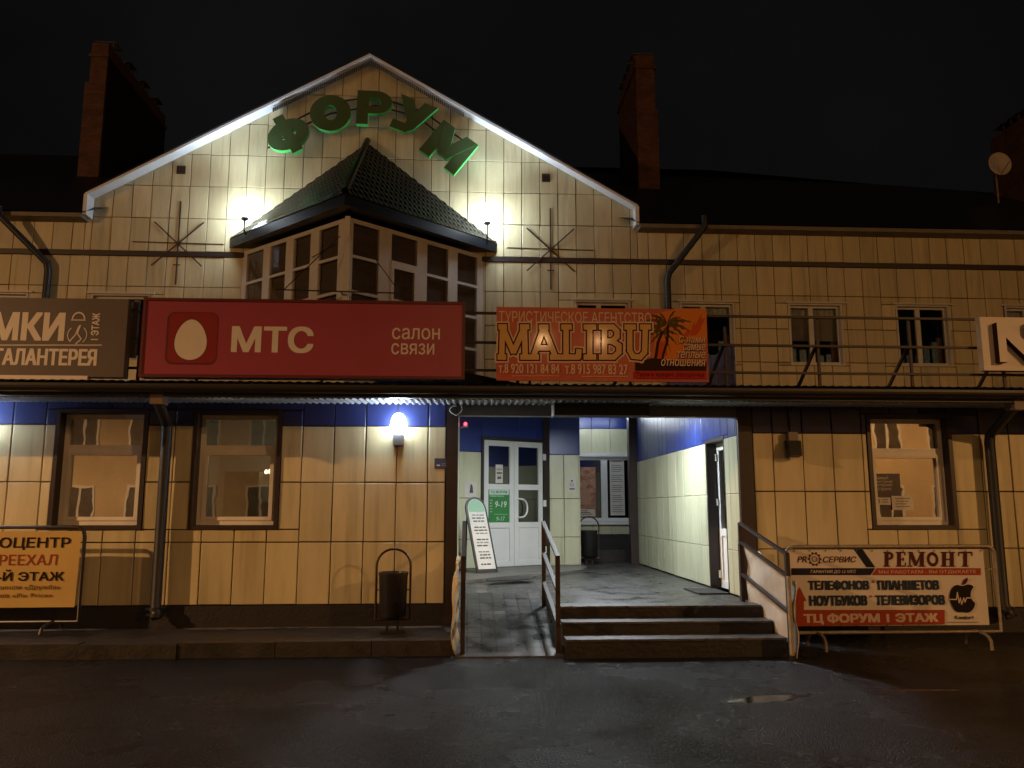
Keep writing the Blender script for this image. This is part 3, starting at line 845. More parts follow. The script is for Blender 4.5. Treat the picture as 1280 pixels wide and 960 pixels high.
downpipe([(-10.22, 17.25, 8.0), (-10.22, 17.25, 7.82), (-9.30, 17.62, 6.86), (-9.27, 17.64, 6.7), (-9.27, 17.64, 4.0)], .075)
downpipe([(5.32, 17.25, 8.1), (5.32, 17.25, 7.85), (4.56, 17.6, 6.85), (4.52, 17.62, 6.7), (4.52, 17.62, 3.9)], .075)
downpipe([(-3.52, 9.30, 2.84), (-3.54, 9.30, 2.74), (-3.66, 9.94, 2.55), (-3.66, 9.96, 2.45), (-3.66, 9.96, .40), (-3.62, 9.90, .27)], .062)
downpipe([(6.58, 9.30, 2.88), (6.58, 9.30, 2.74), (6.66, 9.92, 2.46), (6.66, 9.94, 2.36), (6.66, 9.94, .35), (6.70, 9.88, .2)], .062)
for x in (-3.52, 6.58):
    g = MB(); g.box(x-.07, x+.07, 9.19, 9.37, 2.70, 2.87); g.build('rainwater_hopper', mat('dull_brown_hopper', (.16, .11, .075), .5, var=.2, vscale=6), B)

# ---- canopy roof over the ground floor
CAN = mat('dark_corrugated_sheet', (.020, .019, .019), .5, var=.3, vscale=3)
g = MB(); xs = []; x = -16.0
while x < 17.0: xs.append(x); x += .0275
YC0, YC1 = 9.22, 17.72
def cz(y): return 2.945+(y-9.22)*.113
def can_sheet(g, z_off, amp, per, y0, y1):
    vs = []
    for x in xs:
        wv = amp*math.sin(2*math.pi*x/per)
        vs += [(x, y0, cz(y0)+wv+z_off), (x, y1, cz(y1)+wv+z_off)]
    g.add(vs, [(2*k, 2*k+2, 2*k+3, 2*k+1) for k in range(len(xs)-1)])
can_sheet(g, .02, .012, .11, YC0, YC1); g.build('canopy_roof', CAN, B)
g = MB(); g.add([(-.2, YG+.142, cz(YG)-.10), (3.5, YG+.142, cz(YG)-.10), (3.5, YC1, cz(YC1)-.12), (-.2, YC1, cz(YC1)-.12)], [(0, 1, 2, 3)])
g.build('porch_ceiling', mat('porch_ceiling_sheet', (.34, .34, .33), .5, var=.15, vscale=2), B)
SOFF = mat('white_corrugated_soffit', (.32, .32, .33), .4, var=.1, vscale=4)
g = MB(); vs = []
xs = []; x = -16.0
while x < 17.0: xs.append(x); x += .02
for x in xs:
    wv = .010*(1 if (x/.075) % 1 < .5 else -1)
    vs += [(x, 9.36, 2.80+wv), (x, 10.06, 2.83+wv)]
g.add(vs, [(2*k, 2*k+2, 2*k+3, 2*k+1) for k in range(len(xs)-1)]); g.build('canopy_soffit', SOFF, B)
g = MB(); g.box(-16, 17, 9.20, 9.26, 2.788, 2.935); g.build('canopy_fascia', DARK, B)
g = MB(); prof = []
for k in range(9):
    a = math.pi+math.pi*k/8; prof.append((9.13+.062*math.cos(a), 2.885+.062*math.sin(a)))
for k in range(8, -1, -1):
    a = math.pi+math.pi*k/8; prof.append((9.13+.055*math.cos(a), 2.885+.055*math.sin(a)))
g.prism([(-16, y, z) for y, z in prof], (33, 0, 0)); g.build('gutter', mat('dark_brown_gutter', (.022, .018, .016), .35, var=.2, vscale=5), B)
# dark flashing heap behind the signs, where the bay meets the canopy roof
g = MB(); g.prism([(-1.2, 10.2, 3.08), (1.15, 10.2, 3.08), (.6, 10.25, 3.14), (-.1, 10.3, 3.29), (-1.2, 10.3, 3.32)], (0, 4, .4)); g.build('roof_flashing', CAN, B)

# ---- porch walls
OB = Board((-.2, 14.55, 0), (1.20, .74, 0), (0, 0, 1))     # oblique wall with the double doors
DT0, DT1, DZ1 = .545, 1.905, 2.78
g = MB()
DH = [(DT0-.05, 0, DT1+.05, DZ1+.06)]
clad(g, OB, [0, DT0-.05, DT1+.05, 2.08], [LZ+.05, .98, 1.71, 2.545], IVORY, DH, gap=.010)
clad(g, OB, [0, DT0-.05, .95, 1.36, 1.72, DT1+.05, 2.08], [2.545, 3.62], BLUE, DH, gap=.006)
g.build('porch_wall', None, B)
def obx(mb, a0, a1, b0, b1, n0, n1, bd=OB):
    vs = [bd.w(a, bb, nn) for bb in (b0, b1) for nn in (n0, n1) for a in (a0, a1)]
    mb.add(vs, [(0, 2, 3, 1), (4, 5, 7, 6), (0, 1, 5, 4), (2, 6, 7, 3), (0, 4, 6, 2), (1, 3, 7, 5)])
g = MB(); obx(g, DT0-.052, DT0, LZ+.05, DZ1+.06, -.05, .05); obx(g, DT1, DT1+.14, LZ+.05, 3.55, -.05, .06); obx(g, DT0+.001, DT1-.001, DZ1, DZ1+.058, -.05, .05)
g.build('door_surround', BROWN, B)

def leaf(t0, t1, handle_side):
    d = MB(); z0 = LZ+.052; z1 = DZ1-.004; w_ = .095
    obx(d, t0, t0+w_, z0, z1, -.02, .035); obx(d, t1-w_, t1, z0, z1, -.02, .035)
    for a, c_ in ((z0, z0+.10), (1.17, 1.27), (1.87, 1.97), (z1-.10, z1)): obx(d, t0+w_, t1-w_, a, c_, -.018, .033)
    obx(d, t0+w_, t1-w_, z0+.10, 1.17, -.01, .012)
    obx(d, t0+w_+.03, t1-w_-.03, z0+.13, 1.14, .0125, .020)
    d = d.build('entrance_door', WHITE, B)
    p = MB(); obx(p, t0+w_, t1-w_, 1.27, 1.87, 0, .006); obx(p, t0+w_, t1-w_, 1.97, z1-.10, 0, .006)
    p.build('pane', glass('door_glass', .14, (.35, .34, .32)), d)
    return d
tm = (DT0+DT1)/2
lf1 = leaf(DT0+.012, tm-.004, 1); lf2 = leaf(tm+.004, DT1-.012, -1)
g = MB(); hp = []
for k in range(13):
    a = -math.pi/2+math.pi*k/12; hp.append(OB.w(tm+.10+.17*max(0, math.cos(a))**.7, 1.53+.17*math.sin(a), .085))
g.tube([OB.w(tm+.07, 1.36, .03)]+hp+[OB.w(tm+.07, 1.70, .03)], .016, 8); g.build('handle', WHITE, lf2, True)
for zc in (.75, 1.62, 2.5):
    g = MB(); obx(g, DT1-.02, DT1+.045, zc-.06, zc+.06, .052, .075); g.build('hinge', WHITE, lf2)
DB = MB(); room(DB, -.1, LZ, 1.6, 2.9, 15.9, 18.5); DB.build('entrance_hall', ROOMD, B)

# pillar
g = MB(); fr = front(15.66)
clad(g, fr, [1.57, 1.855, 2.15], [LZ+.02, .98, 1.71, 2.56], IVORY, gap=.010)
clad(g, fr, [1.57, 2.15], [2.56, 3.70], BLUE, gap=.006)
fs_ = Board((2.15, 15.66, 0), (0, 1, 0), (0, 0, 1))
clad(g, fs_, [0, .7, 1.4, 2.1], [LZ+.02, .98, 1.71, 2.56], IVORY, gap=.010)
clad(g, fs_, [0, 2.1], [2.56, 3.70], BLUE, gap=.006)
g.build('porch_pillar', None, B)
# back wall with its window
g = MB(); fr = front(17.74)
clad(g, fr, grid(2.16, 3.60, .41, 2.32), [2.73, 3.27], IVORY, gap=.008)
clad(g, fr, grid(2.16, 3.60, .41, 2.32), [3.27, 3.74], BLUE, gap=.006)
clad(g, fr, grid(2.16, 3.60, .41, 2.32), [.96, 1.17], IVORY, gap=.008)
g.build('porch_back_wall', None, B)
g = MB(); g.box(2.16, 3.6, 17.70, 17.76, .40, .95); g.build('plinth', PLINTH, B)
w = MB(); w.box(2.16, 3.62, 17.62, 17.74, 2.65, 2.73); w.box(2.16, 3.62, 17.60, 17.74, 1.17, 1.24)
w = w.build('window', WHITE, B)
f = MB(); frame_bars(f, 2.16, 1.245, 3.62, 2.645, 17.68, 17.74, .07); f.box(2.92, 3.06, 17.67, 17.739, 1.315, 2.575); f.build('frame', WHITE, w)
p = MB(); p.box(2.23, 2.92, 17.71, 17.716, 1.315, 2.575); p.box(3.06, 3.55, 17.71, 17.716, 1.315, 2.575); p.build('pane', GLASSD, w)
r = MB(); room(r, 2.1, 1.0, 3.7, 2.8, 17.77, 18.7); r.build('room_interior', ROOMD, w)
# brown column at the far end of the side wall
g = MB(); g.box(3.27, 3.50, 16.25, 16.45, LZ, 3.62); g.build('porch_column', mat('brown_column', (.050, .034, .030), .45, var=.2, vscale=4), B)
# side wall on the right with its door
SW = Board((3.45, 16.25, 0), (0, -1, 0), (0, 0, 1))
so0, so1, soz = 16.25-11.46, 16.25-10.62, 2.50
g = MB(); SH = [(so0, 0, so1, soz)]
clad(g, SW, grid(0, 6.15, .46, .3), [LZ+.02, 1.0, 1.72, 2.455], IVORY, SH, gap=.005, jit=.0008)
clad(g, SW, grid(0, 6.15, .30, .1), [2.455, 3.65], BLUE, SH, gap=.004, jit=.0015)
g.use(JOINT)
for zz in (1.0, 1.72, 2.455):
    for a, c_ in ((0, so0), (so1, 6.14)): obx(g, a, c_, zz-.012, zz+.012, .0, .024, SW)
g.build('side_wall', None, B)
g = MB(); obx(g, so0-.001, so0+.05, LZ, soz, -.30, .034, SW); obx(g, so0+.05, so1, soz-.05, soz, -.30, .034, SW); obx(g, so1-.03, so1, LZ, soz-.05, -.30, .03, SW)
g.build('door_surround', BROWN, B)
d = MB(); t0, t1 = so0+.055, so1-.035; z0, z1 = LZ+.02, soz-.055; n0, n1 = -.17, -.11
obx(d, t0, t0+.10, z0, z1, n0, n1, SW); obx(d, t1-.10, t1, z0, z1, n0, n1, SW)
for a, c_ in ((z0, z0+.1), (1.15, 1.25), (z1-.1, z1)): obx(d, t0+.10, t1-.10, a, c_, n0+.002, n1-.002, SW)
obx(d, t0+.10, t1-.10, z0+.1, 1.15, n0+.01, n1-.02, SW)
sdoor = d.build('entrance_door', WHITE, B)
p = MB(); obx(p, t0+.10, t1-.10, 1.25, z1-.1, -.145, -.138, SW); p.build('pane', GLASSD, sdoor)
g = MB(); g.tube([SW.w(t1-.06, 1.42, -.11), SW.w(t1-.06, 1.42, -.05), SW.w(t1-.06, 1.78, -.05), SW.w(t1-.06, 1.78, -.11)], .014, 8); g.build('handle', WHITE, sdoor)
for zc in (.62, 1.62, 2.25):
    g = MB(); obx(g, t0-.004, t0+.06, zc-.05, zc+.05, n1+.001, n1+.03, SW); g.build('hinge', WHITE, sdoor)
r = MB(); room(r, 3.62+.02, LZ, 5.0, 2.6, 10.35, 11.7); 
r = MB(); r.box(3.80, 3.82, 10.4, 11.7, LZ, 2.6); r.build('room_interior', ROOMD, sdoor)

# ================================================================== SIGNS
FRAME = mat('sign_frame_metal', (.05, .045, .042), .5, metal=.3)
CREAMT = mat('cream_vinyl', (.66, .60, .54), .5, var=.05, vscale=10)
def sign_box(name, label, u0, v0, u1, v1, Y, bm, rim=None, thick=.14, group=None):
    p0 = PY(u0, v1, Y); p1 = PY(u1, v0, Y)
    t = empty(name, ((p0.x+p1.x)/2, Y, p0.z), label, 'sign', group)
    g = MB(); g.box(p0.x, p1.x, Y, Y+thick, p0.z, p1.z); g.build('panel', bm, t)
    if rim:
        g = MB(); frame_bars(g, p0.x-.025, p0.z-.025, p1.x+.025, p1.z+.025, Y-.012, Y+thick+.01, .036); g.build('rim', rim, t)
    return t, Board((0, Y, 0), (1, 0, 0), (0, 0, 1)), p0, p1

# grey-brown haberdashery sign
DKGREY = mat('dark_taupe_vinyl', (.105, .085, .080), .42, var=.12, vscale=3)
t, bd, p0, p1 = sign_box('shop_sign', 'dark taupe sign selling bags and haberdashery, cut off at the left end of the canopy', -150, 374, 161, 469, 9.58, DKGREY)
z4 = lambda u, v: (u/4, 280+v/4)
bd.ptext('СУМКИ', -68, 390.5, 82.5, 425, CREAMT, .035)
bd.ptext('ГАЛАНТЕРЕЯ', -8, 436.5, 122, 456, CREAMT, .035)
bd.prect(-110, 430.8, 127.5, 432.0, CREAMT)
bd.ptext('1 ЭТАЖ', 113, 391.5, 125.5, 425, CREAMT, .03, rot=90)
cx, cy = bd.px(98.5, 396)
bd.ring(cx, cy-.03, .062, .078, CREAMT, 20, 0, math.pi, sy=1.15); bd.stroke([(cx-.085, cy-.04), (cx+.085, cy-.04)], .012, CREAMT)
bd.stroke([(cx-.085, cy-.30), (cx-.02, cy-.22), (cx+.01, cy-.12), (cx+.03, cy-.10), (cx, cy-.2), (cx+.05, cy-.27), (cx-.01, cy-.33)], .014, CREAMT)
bd.ring(cx, cy-.22, .105, .115, CREAMT, 10, -.9, .9); bd.ring(cx, cy-.22, .105, .115, CREAMT, 10, 2.3, 4.0)
bd.finish(t)
q0 = PY(-120, 474, 9.57); q1 = PY(109, 469.6, 9.57)
g = MB(); g.box(q0.x, q1.x, 9.575, 9.66, q0.z, q1.z); g.build('bottom_batten', CREAMT, t)
# narrow dark infill panel between two signs
t2, bd, p0, p1 = sign_box('infill_sign_panel', 'narrow blank dark panel wedged between the taupe and red signs', 161.8, 373.5, 174, 447, 9.66, mat('blank_dark_panel', (.06, .05, .05), .5, var=.2), None, .05)
for v in (387, 423):
    g = MB(); q = PY(168, v, 9.65); g.box(q.x-.03, q.x+.04, 9.648, 9.662, q.z-.01, q.z+.01); g.build('clip', DARK, t2)

# red phone shop sign
RED = mat('red_sign_face', (.31, .045, .080), .34, var=.06, vscale=2, coat=.3)
RED2 = mat('deep_red_tile', (.25, .020, .026), .2, coat=.5)
RIM = mat('dark_red_rim', (.10, .010, .013), .4)
t, bd, p0, p1 = sign_box('shop_sign', 'long red phone shop sign with a white egg in a red square', 176, 380, 579, 468.5, 9.55, RED, RIM, .16)
t.name = 'shop_sign'
def rrect(bd, u0, v0, u1, v1, rad, m):
    x0, y0 = bd.px(u0, v1); x1, y1 = bd.px(u1, v0); pts = []
    for cx, cy, a in ((x1-rad, y0+rad, -90), (x1-rad, y1-rad, 0), (x0+rad, y1-rad, 90), (x0+rad, y0+rad, 180)):
        for k in range(7): aa = R(a+15*k); pts.append((cx+rad*math.cos(aa), cy+rad*math.sin(aa)))
    bd.poly(pts, m); return x0, y0, x1, y1
rrect(bd, 205.5, 390.5, 274, 455.5, .09, RIM)
x0, y0, x1, y1 = rrect(bd, 208.5, 391.5, 273, 453, .08, RED2)
ecx, ecy = bd.px(238.5, 424.5)
def egg(s, m):
    pts = []
    for k in range(48):
        a = 2*math.pi*k/48; r = .245*s; yy = r*math.sin(a); xx = .185*s*math.cos(a)*(1-.17*math.sin(a))
        pts.append((ecx+xx, ecy+yy-.0))
    bd.poly(pts, m)
egg(1.05, RIM); egg(1.0, CREAMT)
bd.ptext('МТС', 288.5, 408.5, 392.5, 440.5, CREAMT, .035)
bd.ptext('салон', 490, 410.5, 550, 424, CREAMT, .006)
bd.ptext('связи', 489, 429.5, 543, 443, CREAMT, .006)
# the tile's edge is left plain
bd.finish(t)

# travel agency banner
ORR = bpy.data.materials.new('orange_red_banner'); ORR.use_nodes = True
n = ORR.node_tree.nodes; l = ORR.node_tree.links; b = n['Principled BSDF']
ge = n.new('ShaderNodeNewGeometry'); no = n.new('ShaderNodeTexNoise'); no.inputs['Scale'].default_value = 1.6; no.inputs['Detail'].default_value = 5
l.new(ge.outputs['Position'], no.inputs['Vector'])
cr = n.new('ShaderNodeValToRGB'); cr.color_ramp.elements[0].position = .35; cr.color_ramp.elements[0].color = (.40, .060, .028, 1)
cr.color_ramp.elements[1].position = .72; cr.color_ramp.elements[1].color = (.52, .12, .045, 1)
l.new(no.outputs['Fac'], cr.inputs['Fac']); l.new(cr.outputs['Color'], b.inputs['Base Color'])
b.inputs['Roughness'].default_value = .5; b.inputs['Coat Weight'].default_value = .14; b.inputs['Coat Roughness'].default_value = .08
t, bd, p0, p1 = sign_box('shop_sign', 'orange red travel agency banner with palm trees and gold letters', 620.5, 387, 883, 475.5, 9.52, ORR, None, .03)
ORANGE = mat('orange_print', (.62, .20, .035), .35); FLAME = mat('flame_print', (.52, .085, .02), .35)
PALM = mat('olive_brown_palm_print', (.115, .070, .022), .4, var=.5, vscale=20); SHADE = mat('dark_brown_print', (.035, .016, .010), .4)
REDP = mat('red_print', (.40, .03, .02), .4); GOLDP = mat('gold_print', (.58, .33, .09), .5, coat=.20)
MARO = mat('maroon_print', (.045, .008, .006), .4); PINKC = mat('pale_peach_print', (.66, .44, .32), .5, coat=.1)
zb = lambda u, v: (780+u/8.73, 380+v/8.73)       # zoomed crop of the palm end
zc = lambda u, v: (600+u/4.0, 360+v/4.0)
bd.ppoly([zb(330, 110), zb(610, 50), zb(900, 50), zb(900, 730), zb(420, 730), zb(330, 600)], ORANGE)
bd.ppoly([zb(120, 640), zb(300, 590), zb(480, 600), zb(640, 640), zb(900, 620), zb(900, 730), zb(120, 730)], SHADE)
for pts in ([(720, 350), (740, 250), (770, 190), (775, 240), (830, 130), (850, 100), (845, 160), (890, 160), (850, 230), (830, 290), (790, 340)],
            [(640, 350), (690, 280), (730, 300), (700, 360)]): bd.ppoly([zb(*p) for p in pts], FLAME)
bd.ppoly([zb(370, 420), zb(460, 400), zb(470, 560), zb(400, 600), zb(360, 580)], FLAME)
def frond(cx, cy, ang, ln, droop, wd):
    base = []; 
    for k in range(9):
        s = k/8; base.append((cx+ln*s*math.cos(ang), cy+ln*s*math.sin(ang)-droop*s*s))
    up = []; dn = []
    for k, (x, y) in enumerate(base):
        h = wd*math.sin(math.pi*min(1, .12+k/8*.88))*(.6+.8*(k % 2)); up.append((x, y+h*.5)); dn.append((x, y-h))
    bd.poly(up+dn[::-1], PALM)
c0 = bd.px(*zb(470, 210)); c1 = bd.px(*zb(420, 300))
for k in range(11): frond(c0[0], c0[1], R(-20+k*22), .26+.04*(k % 3), .12, .030)
for k in range(8): frond(c1[0], c1[1], R(-60+k*38), .20, .10, .026)
bd.stroke([bd.px(*zb(480, 230)), bd.px(*zb(470, 420)), bd.px(*zb(430, 540)), bd.px(*zb(410, 640))], .030, SHADE, .004)
bd.stroke([bd.px(*zb(420, 300)), bd.px(*zb(370, 420)), bd.px(*zb(340, 620))], .035, SHADE, .004)
bd.ptext('ТУРИСТИЧЕСКОЕ АГЕНТСТВО', 623.5, 391, 814, 402.5, PINKC, .004)
# heavy slab lettering, drawn stroke by stroke
def mal(W_, m, ext):
    """six letters in photo-zoom coordinates"""
    def st(a, c_, w=W_): bd.stroke([bd.px(*zc(*a)), bd.px(*zc(*c_))], w, m, ext)
    T, Bm = 196, 346
    st((113, T), (108, Bm)); st((222, T), (226, Bm)); st((113, T), (166, 320)); st((222, T), (168, 320))     # M
    st((98, T-1), (128, T-1)); st((206, T-1), (240, T-1)); st((94, Bm), (124, Bm)); st((208, Bm), (240, Bm))
    st((318, T), (266, Bm)); st((318, T), (378, Bm)); st((288, 300), (352, 300)); st((252, Bm), (288, Bm)); st((356, Bm), (398, Bm)); st((300, T), (336, T))  # A
    st((430, T), (430, Bm)); st((412, T), (452, T)); st((412, Bm), (492, Bm)); st((492, Bm), (494, 312))      # L
    st((548, T), (548, Bm)); st((524, T), (574, T)); st((524, Bm), (574, Bm))                                  # I
    st((622, T), (622, Bm)); st((600, T), (664, T)); st((664, T), (684, 216)); st((684, 216), (684, 244)); st((684, 244), (660, 266)); st((622, 266), (660, 266))  # B
    st((660, 268), (694, 288)); st((694, 288), (694, 322)); st((694, 322), (668, Bm)); st((600, Bm), (668, Bm))
    st((748, T), (748, 312)); st((748, 312), (764, 342)); st((764, 342), (800, 346)); st((800, 346), (822, 322)); st((822, 322), (826, T)); st((728, T), (772, T)); st((806, T), (848, T))  # U
mal(.135, PINKC, .05); mal(.098, MARO, .030); mal(.066, GOLDP, .016)
bd.ptext('т.8 920 121 84 84', 623, 455.5, 699, 466.5, PINKC, .012); bd.ptext('т.8 915 987 83 27', 706, 456, 784, 467.5, PINKC, .012)
bd.prect(640, 469.8, 699, 470.5, PINKC); bd.prect(727, 470.6, 785, 471.3, PINKC)
for k, (a, s_) in enumerate(((848.5, 'С нами'), (853.5, 'самые'), (846, 'теплые'), (826, 'отношения'))):
    v = 420.3+k*9.7; e_ = 881.5
    bd.ptext(s_, a+.5, v+1.0, e_+.5, v+9.2, SHADE, .03, .25); bd.ptext(s_, a, v+.2, e_, v+8.2, PINKC, .012, .25)
bd.prect(792.5, 464.2, 882.5, 473.5, REDP); bd.ptext('Туры в кредит, рассрочка', 795, 466, 879, 472, MARO, .01)
bd.finish(t, {k: 'palm_print' for k in (PALM.name, ORANGE.name, FLAME.name)})

# white sign at the right edge with a raised letter N
WSGN = mat('white_sign_panel', (.66, .58, .50), .45, var=.06, vscale=3)
t, bd, p0, p1 = sign_box('shop_sign', 'white sign with a raised white letter N at the right end of the frame', 1230.5, 397.5, 1330, 463, 9.58, WSGN, None, .10)
def letterN(mb, x0, z0, w_, h_, y, d):
    pts = [(0, 0), (.2, 0), (.2, .62), (.78, 0), (1.0, 0), (1.0, 1), (.8, 1), (.8, .40), (.22, 1), (0, 1)]
    P_ = [(x0+a*w_, y, z0+c_*h_) for a, c_ in pts]
    o = len(mb.v); nn = len(P_)
    mb.add(P_ + [(a, y-d, c_) for a, _, c_ in P_], [])
    # front as three convex pieces
    for f in ((0, 1, 2, 8, 9), (2, 3, 7, 8), (3, 4, 5, 6, 7)): mb.use(WSGN); mb.f.append([o+nn+k for k in f]); mb.m.append(mb.cur)
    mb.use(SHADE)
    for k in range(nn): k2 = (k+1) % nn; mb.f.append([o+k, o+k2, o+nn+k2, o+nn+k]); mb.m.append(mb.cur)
q0 = PY(1238.5, 454, 9.58); q1 = PY(1240, 405, 9.58)
g = MB(); letterN(g, q0.x+.06, q0.z, .52, q1.z-q0.z, 9.578, .09); g.build('lettering', None, t)

# standing frame of iron bars that carries the signs along the canopy edge
fr_ = empty('sign_frame', (3, 9.75, 3.0), 'rust brown iron railing frame standing on the canopy behind the signs', 'frame')
for v in (396.5, 432.5, 466.5):
    p = PY(1000, v, 9.74); g = MB(); g.bar((-.06, 9.74, p.z), (9.3, 9.74, p.z), .030); g.build('rail', IRON, fr_)
    g = MB(); g.bar((-6.5, 9.80, p.z), (-.08, 9.80, p.z), .030); g.build('rail', IRON, fr_)
for x in (.75, 2.0, 3.22, 4.41, 5.61, 6.82, 8.0):
    zt = 3.92 if x != 3.22 else 3.8
    g = MB(); g.bar((x, 9.775, 2.99), (x, 9.775, zt), .032); g.build('post', IRON, fr_)
    g = MB(); g.bar((x-.02, 9.80, 3.56), (x-.16, 10.15, 3.02), .032); g.build('brace', IRON, fr_)
for x in (-4.0, -3.3, -1.8, -.4):
    g = MB(); g.bar((x, 9.83, 2.99), (x, 9.83, 3.9), .032); g.build('post', IRON, fr_)

# big green letters on the gable
GF = mat('dark_green_letter_face', (.075, .125, .045), .45, var=.1, vscale=4); GS = mat('bright_green_letter_side', (.07, .58, .12), .4)
sg = empty('rooftop_letters', (-2.38, 17.5, 9.9), 'big green block letters arching over the gable above the bay roof', 'sign')
def letter(u, v, w_, h_, rot, shapes):
    """shapes: solid strokes in a unit square, each a prism of its own"""
    c_ = PY(u, v, 17.40); ca, sa = math.cos(R(rot)), math.sin(R(rot)); g = MB()
    def P3(a, b, y):
        x = (a-.5)*w_; z = (b-.5)*h_
        return (c_.x+x*ca-z*sa, y, c_.z+x*sa+z*ca)
    for k, q in enumerate(shapes):
        kk = 0 if any((q[i], q[(i+1) % len(q)]) in SKIP for i in range(len(q))) else 1+k % 7
        y0 = 17.40-.002*kk; y1 = 17.53-.002*kk; m = len(q)
        g.use(GF).add([P3(a, b, y0) for a, b in q], [tuple(range(m))])
        g.use(GS)
        for i in range(m):
            i2 = (i+1) % m
            if (q[i], q[i2]) in SKIP: continue
            g.add([P3(*q[i], y0), P3(*q[i2], y0), P3(*q[i2], y1), P3(*q[i], y1)], [(0, 1, 2, 3)])
    return g.build('letter', None, sg)
SKIP = set()
def oval(cx, cy, ro, so, ri, si, a0=0, a1=360, n_=28):
    out = []
    for k in range(n_):
        p, q = R(a0+(a1-a0)*k/n_), R(a0+(a1-a0)*(k+1)/n_)
        A, B2 = (cx+ro*math.cos(p), cy+so*math.sin(p)), (cx+ro*math.cos(q), cy+so*math.sin(q))
        D, C2 = (cx+ri*math.cos(p), cy+si*math.sin(p)), (cx+ri*math.cos(q), cy+si*math.sin(q))
        SKIP.add((B2, C2)); SKIP.add((D, A)); out.append([A, B2, C2, D])
    return out
LO = oval(.5, .5, .5, .5, .155, .21)
LF = oval(.5, .48, .5, .37, .20, .12) + [[(.37, 0), (.63, 0), (.63, 1), (.37, 1)]]
LP = [[(.0, 0), (.33, 0), (.33, 1), (.0, 1)]] + oval(.55, .66, .45, .34, .14, .12, -90, 90, 14) + [[(.32, .78), (.56, .78), (.56, 1), (.32, 1)], [(.32, .32), (.56, .32), (.56, .54), (.32, .54)]]
LU = [[(0, 1), (.36, 1), (.66, .42), (.47, .22)], [(.64, 1), (1, 1), (.64, .16), (.46, .0), (.38, .30)], [(.06, 0), (.48, .0), (.60, .13), (.42, .25), (.06, .25)]]
LM = [[(0, 0), (.29, 0), (.29, 1), (0, 1)], [(.71, 0), (1, 0), (1, 1), (.71, 1)], [(.02, 1), (.33, 1), (.64, .22), (.36, .22)], [(.98, 1), (.67, 1), (.36, .22), (.64, .22)]]
letter(359.5, 167, .98, .95, 31, LF); letter(413, 141, .93, .87, 12, LO); letter(468, 134.5, .80, .82, -1, LP)
letter(516, 146, .92, .84, -21, LU); letter(561, 184, 1.0, .92, -37, LM)
g = MB()
pts = [PY(u, v, 17.63) for u, v in ((335, 185), (372, 160), (413, 142), (470, 132), (522, 146), (570, 184))]
g.tube(pts, .02, 6); pts = [PY(u, v, 17.63) for u, v in ((350, 160), (413, 128), (470, 121), (530, 140), (585, 180))]; g.tube(pts, .02, 6)
for p in pts[::2]: g.bar(p, (p.x, 17.78, p.z), .02)
g.build('mounting_rail', IRON, sg)

# dark sign box over the porch
g = MB(); g.box(1.05, 2.22, 9.72, 9.98, 2.662, 2.80)
sb = tag(g.build('dark_sign_box', mat('black_lightbox', (.012, .012, .012), .5)), 'unlit black box sign under the canopy edge over the steps', 'sign')
g = MB(); g.box(1.035, 1.048, 9.71, 9.98, 2.655, 2.80); g.build('end_plate', WHITE, sb)

# ================================================================== BANNER BARRIERS
def barrier(x0, x1, z0, z1, Y, tube_m, loc_label, rad=.12, group=None, skirt=.0):
    t = empty('crowd_barrier', ((x0+x1)/2, Y, 0), loc_label, 'barrier', group)
    pts = [(x0, Y, z0)]
    for k in range(7): a = math.pi-math.pi/2*k/6; pts.append((x0+rad+rad*math.cos(a), Y, z1-rad+rad*math.sin(a)))
    for k in range(7): a = math.pi/2-math.pi/2*k/6; pts.append((x1-rad+rad*math.cos(a), Y, z1-rad+rad*math.sin(a)))
    pts.append((x1, Y, z0)); pts.append((x0, Y, z0))
    g = MB(); g.tube(pts, .021, 10); g.build('tube_frame', tube_m, t, True)
    return t
def foot(t, x, Y, z0, zg, tube_m):
    g = MB(); pts = []
    for k in range(9):
        a = math.pi*k/8; pts.append((x+.02*math.sin(a), Y-.24*math.cos(a), zg+.02+(z0-zg-.02)*math.sin(a)**.6))
    g.tube(pts, .018, 8); g.build('leg', tube_m, t, True)

def cloth_wave(a, c_, ph): return math.sin(a*9+c_*3+ph[0])*.5+math.sin(a*4-c_*6+ph[1])*.5+.5*math.sin(a*17+c_*9+ph[2])
def cloth_warp(x0, x1, z0, z1, amp, seed):
    rr = random.Random(seed); ph = [rr.uniform(0, 6) for _ in range(6)]
    return lambda x, y: .0035-amp*cloth_wave((x-x0)/(x1-x0), (y-z0)/(z1-z0), ph)
def cloth(mb, x0, x1, z0, z1, Y, amp, nx=40, nz=16, seed=1, skew=0.0):
    rr = random.Random(seed); ph = [rr.uniform(0, 6) for _ in range(6)]
    vs = []
    for j in range(nz+1):
        for i in range(nx+1):
            a = i/nx; c_ = j/nz; x = x0+(x1-x0)*a; z = z0+(z1-z0)*c_
            y = Y+amp*cloth_wave(a, c_, ph)
            vs.append((x+skew*c_*a, y, z))
    mb.add(vs, [(j*(nx+1)+i, j*(nx+1)+i+1, (j+1)*(nx+1)+i+1, (j+1)*(nx+1)+i) for j in range(nz) for i in range(nx)])

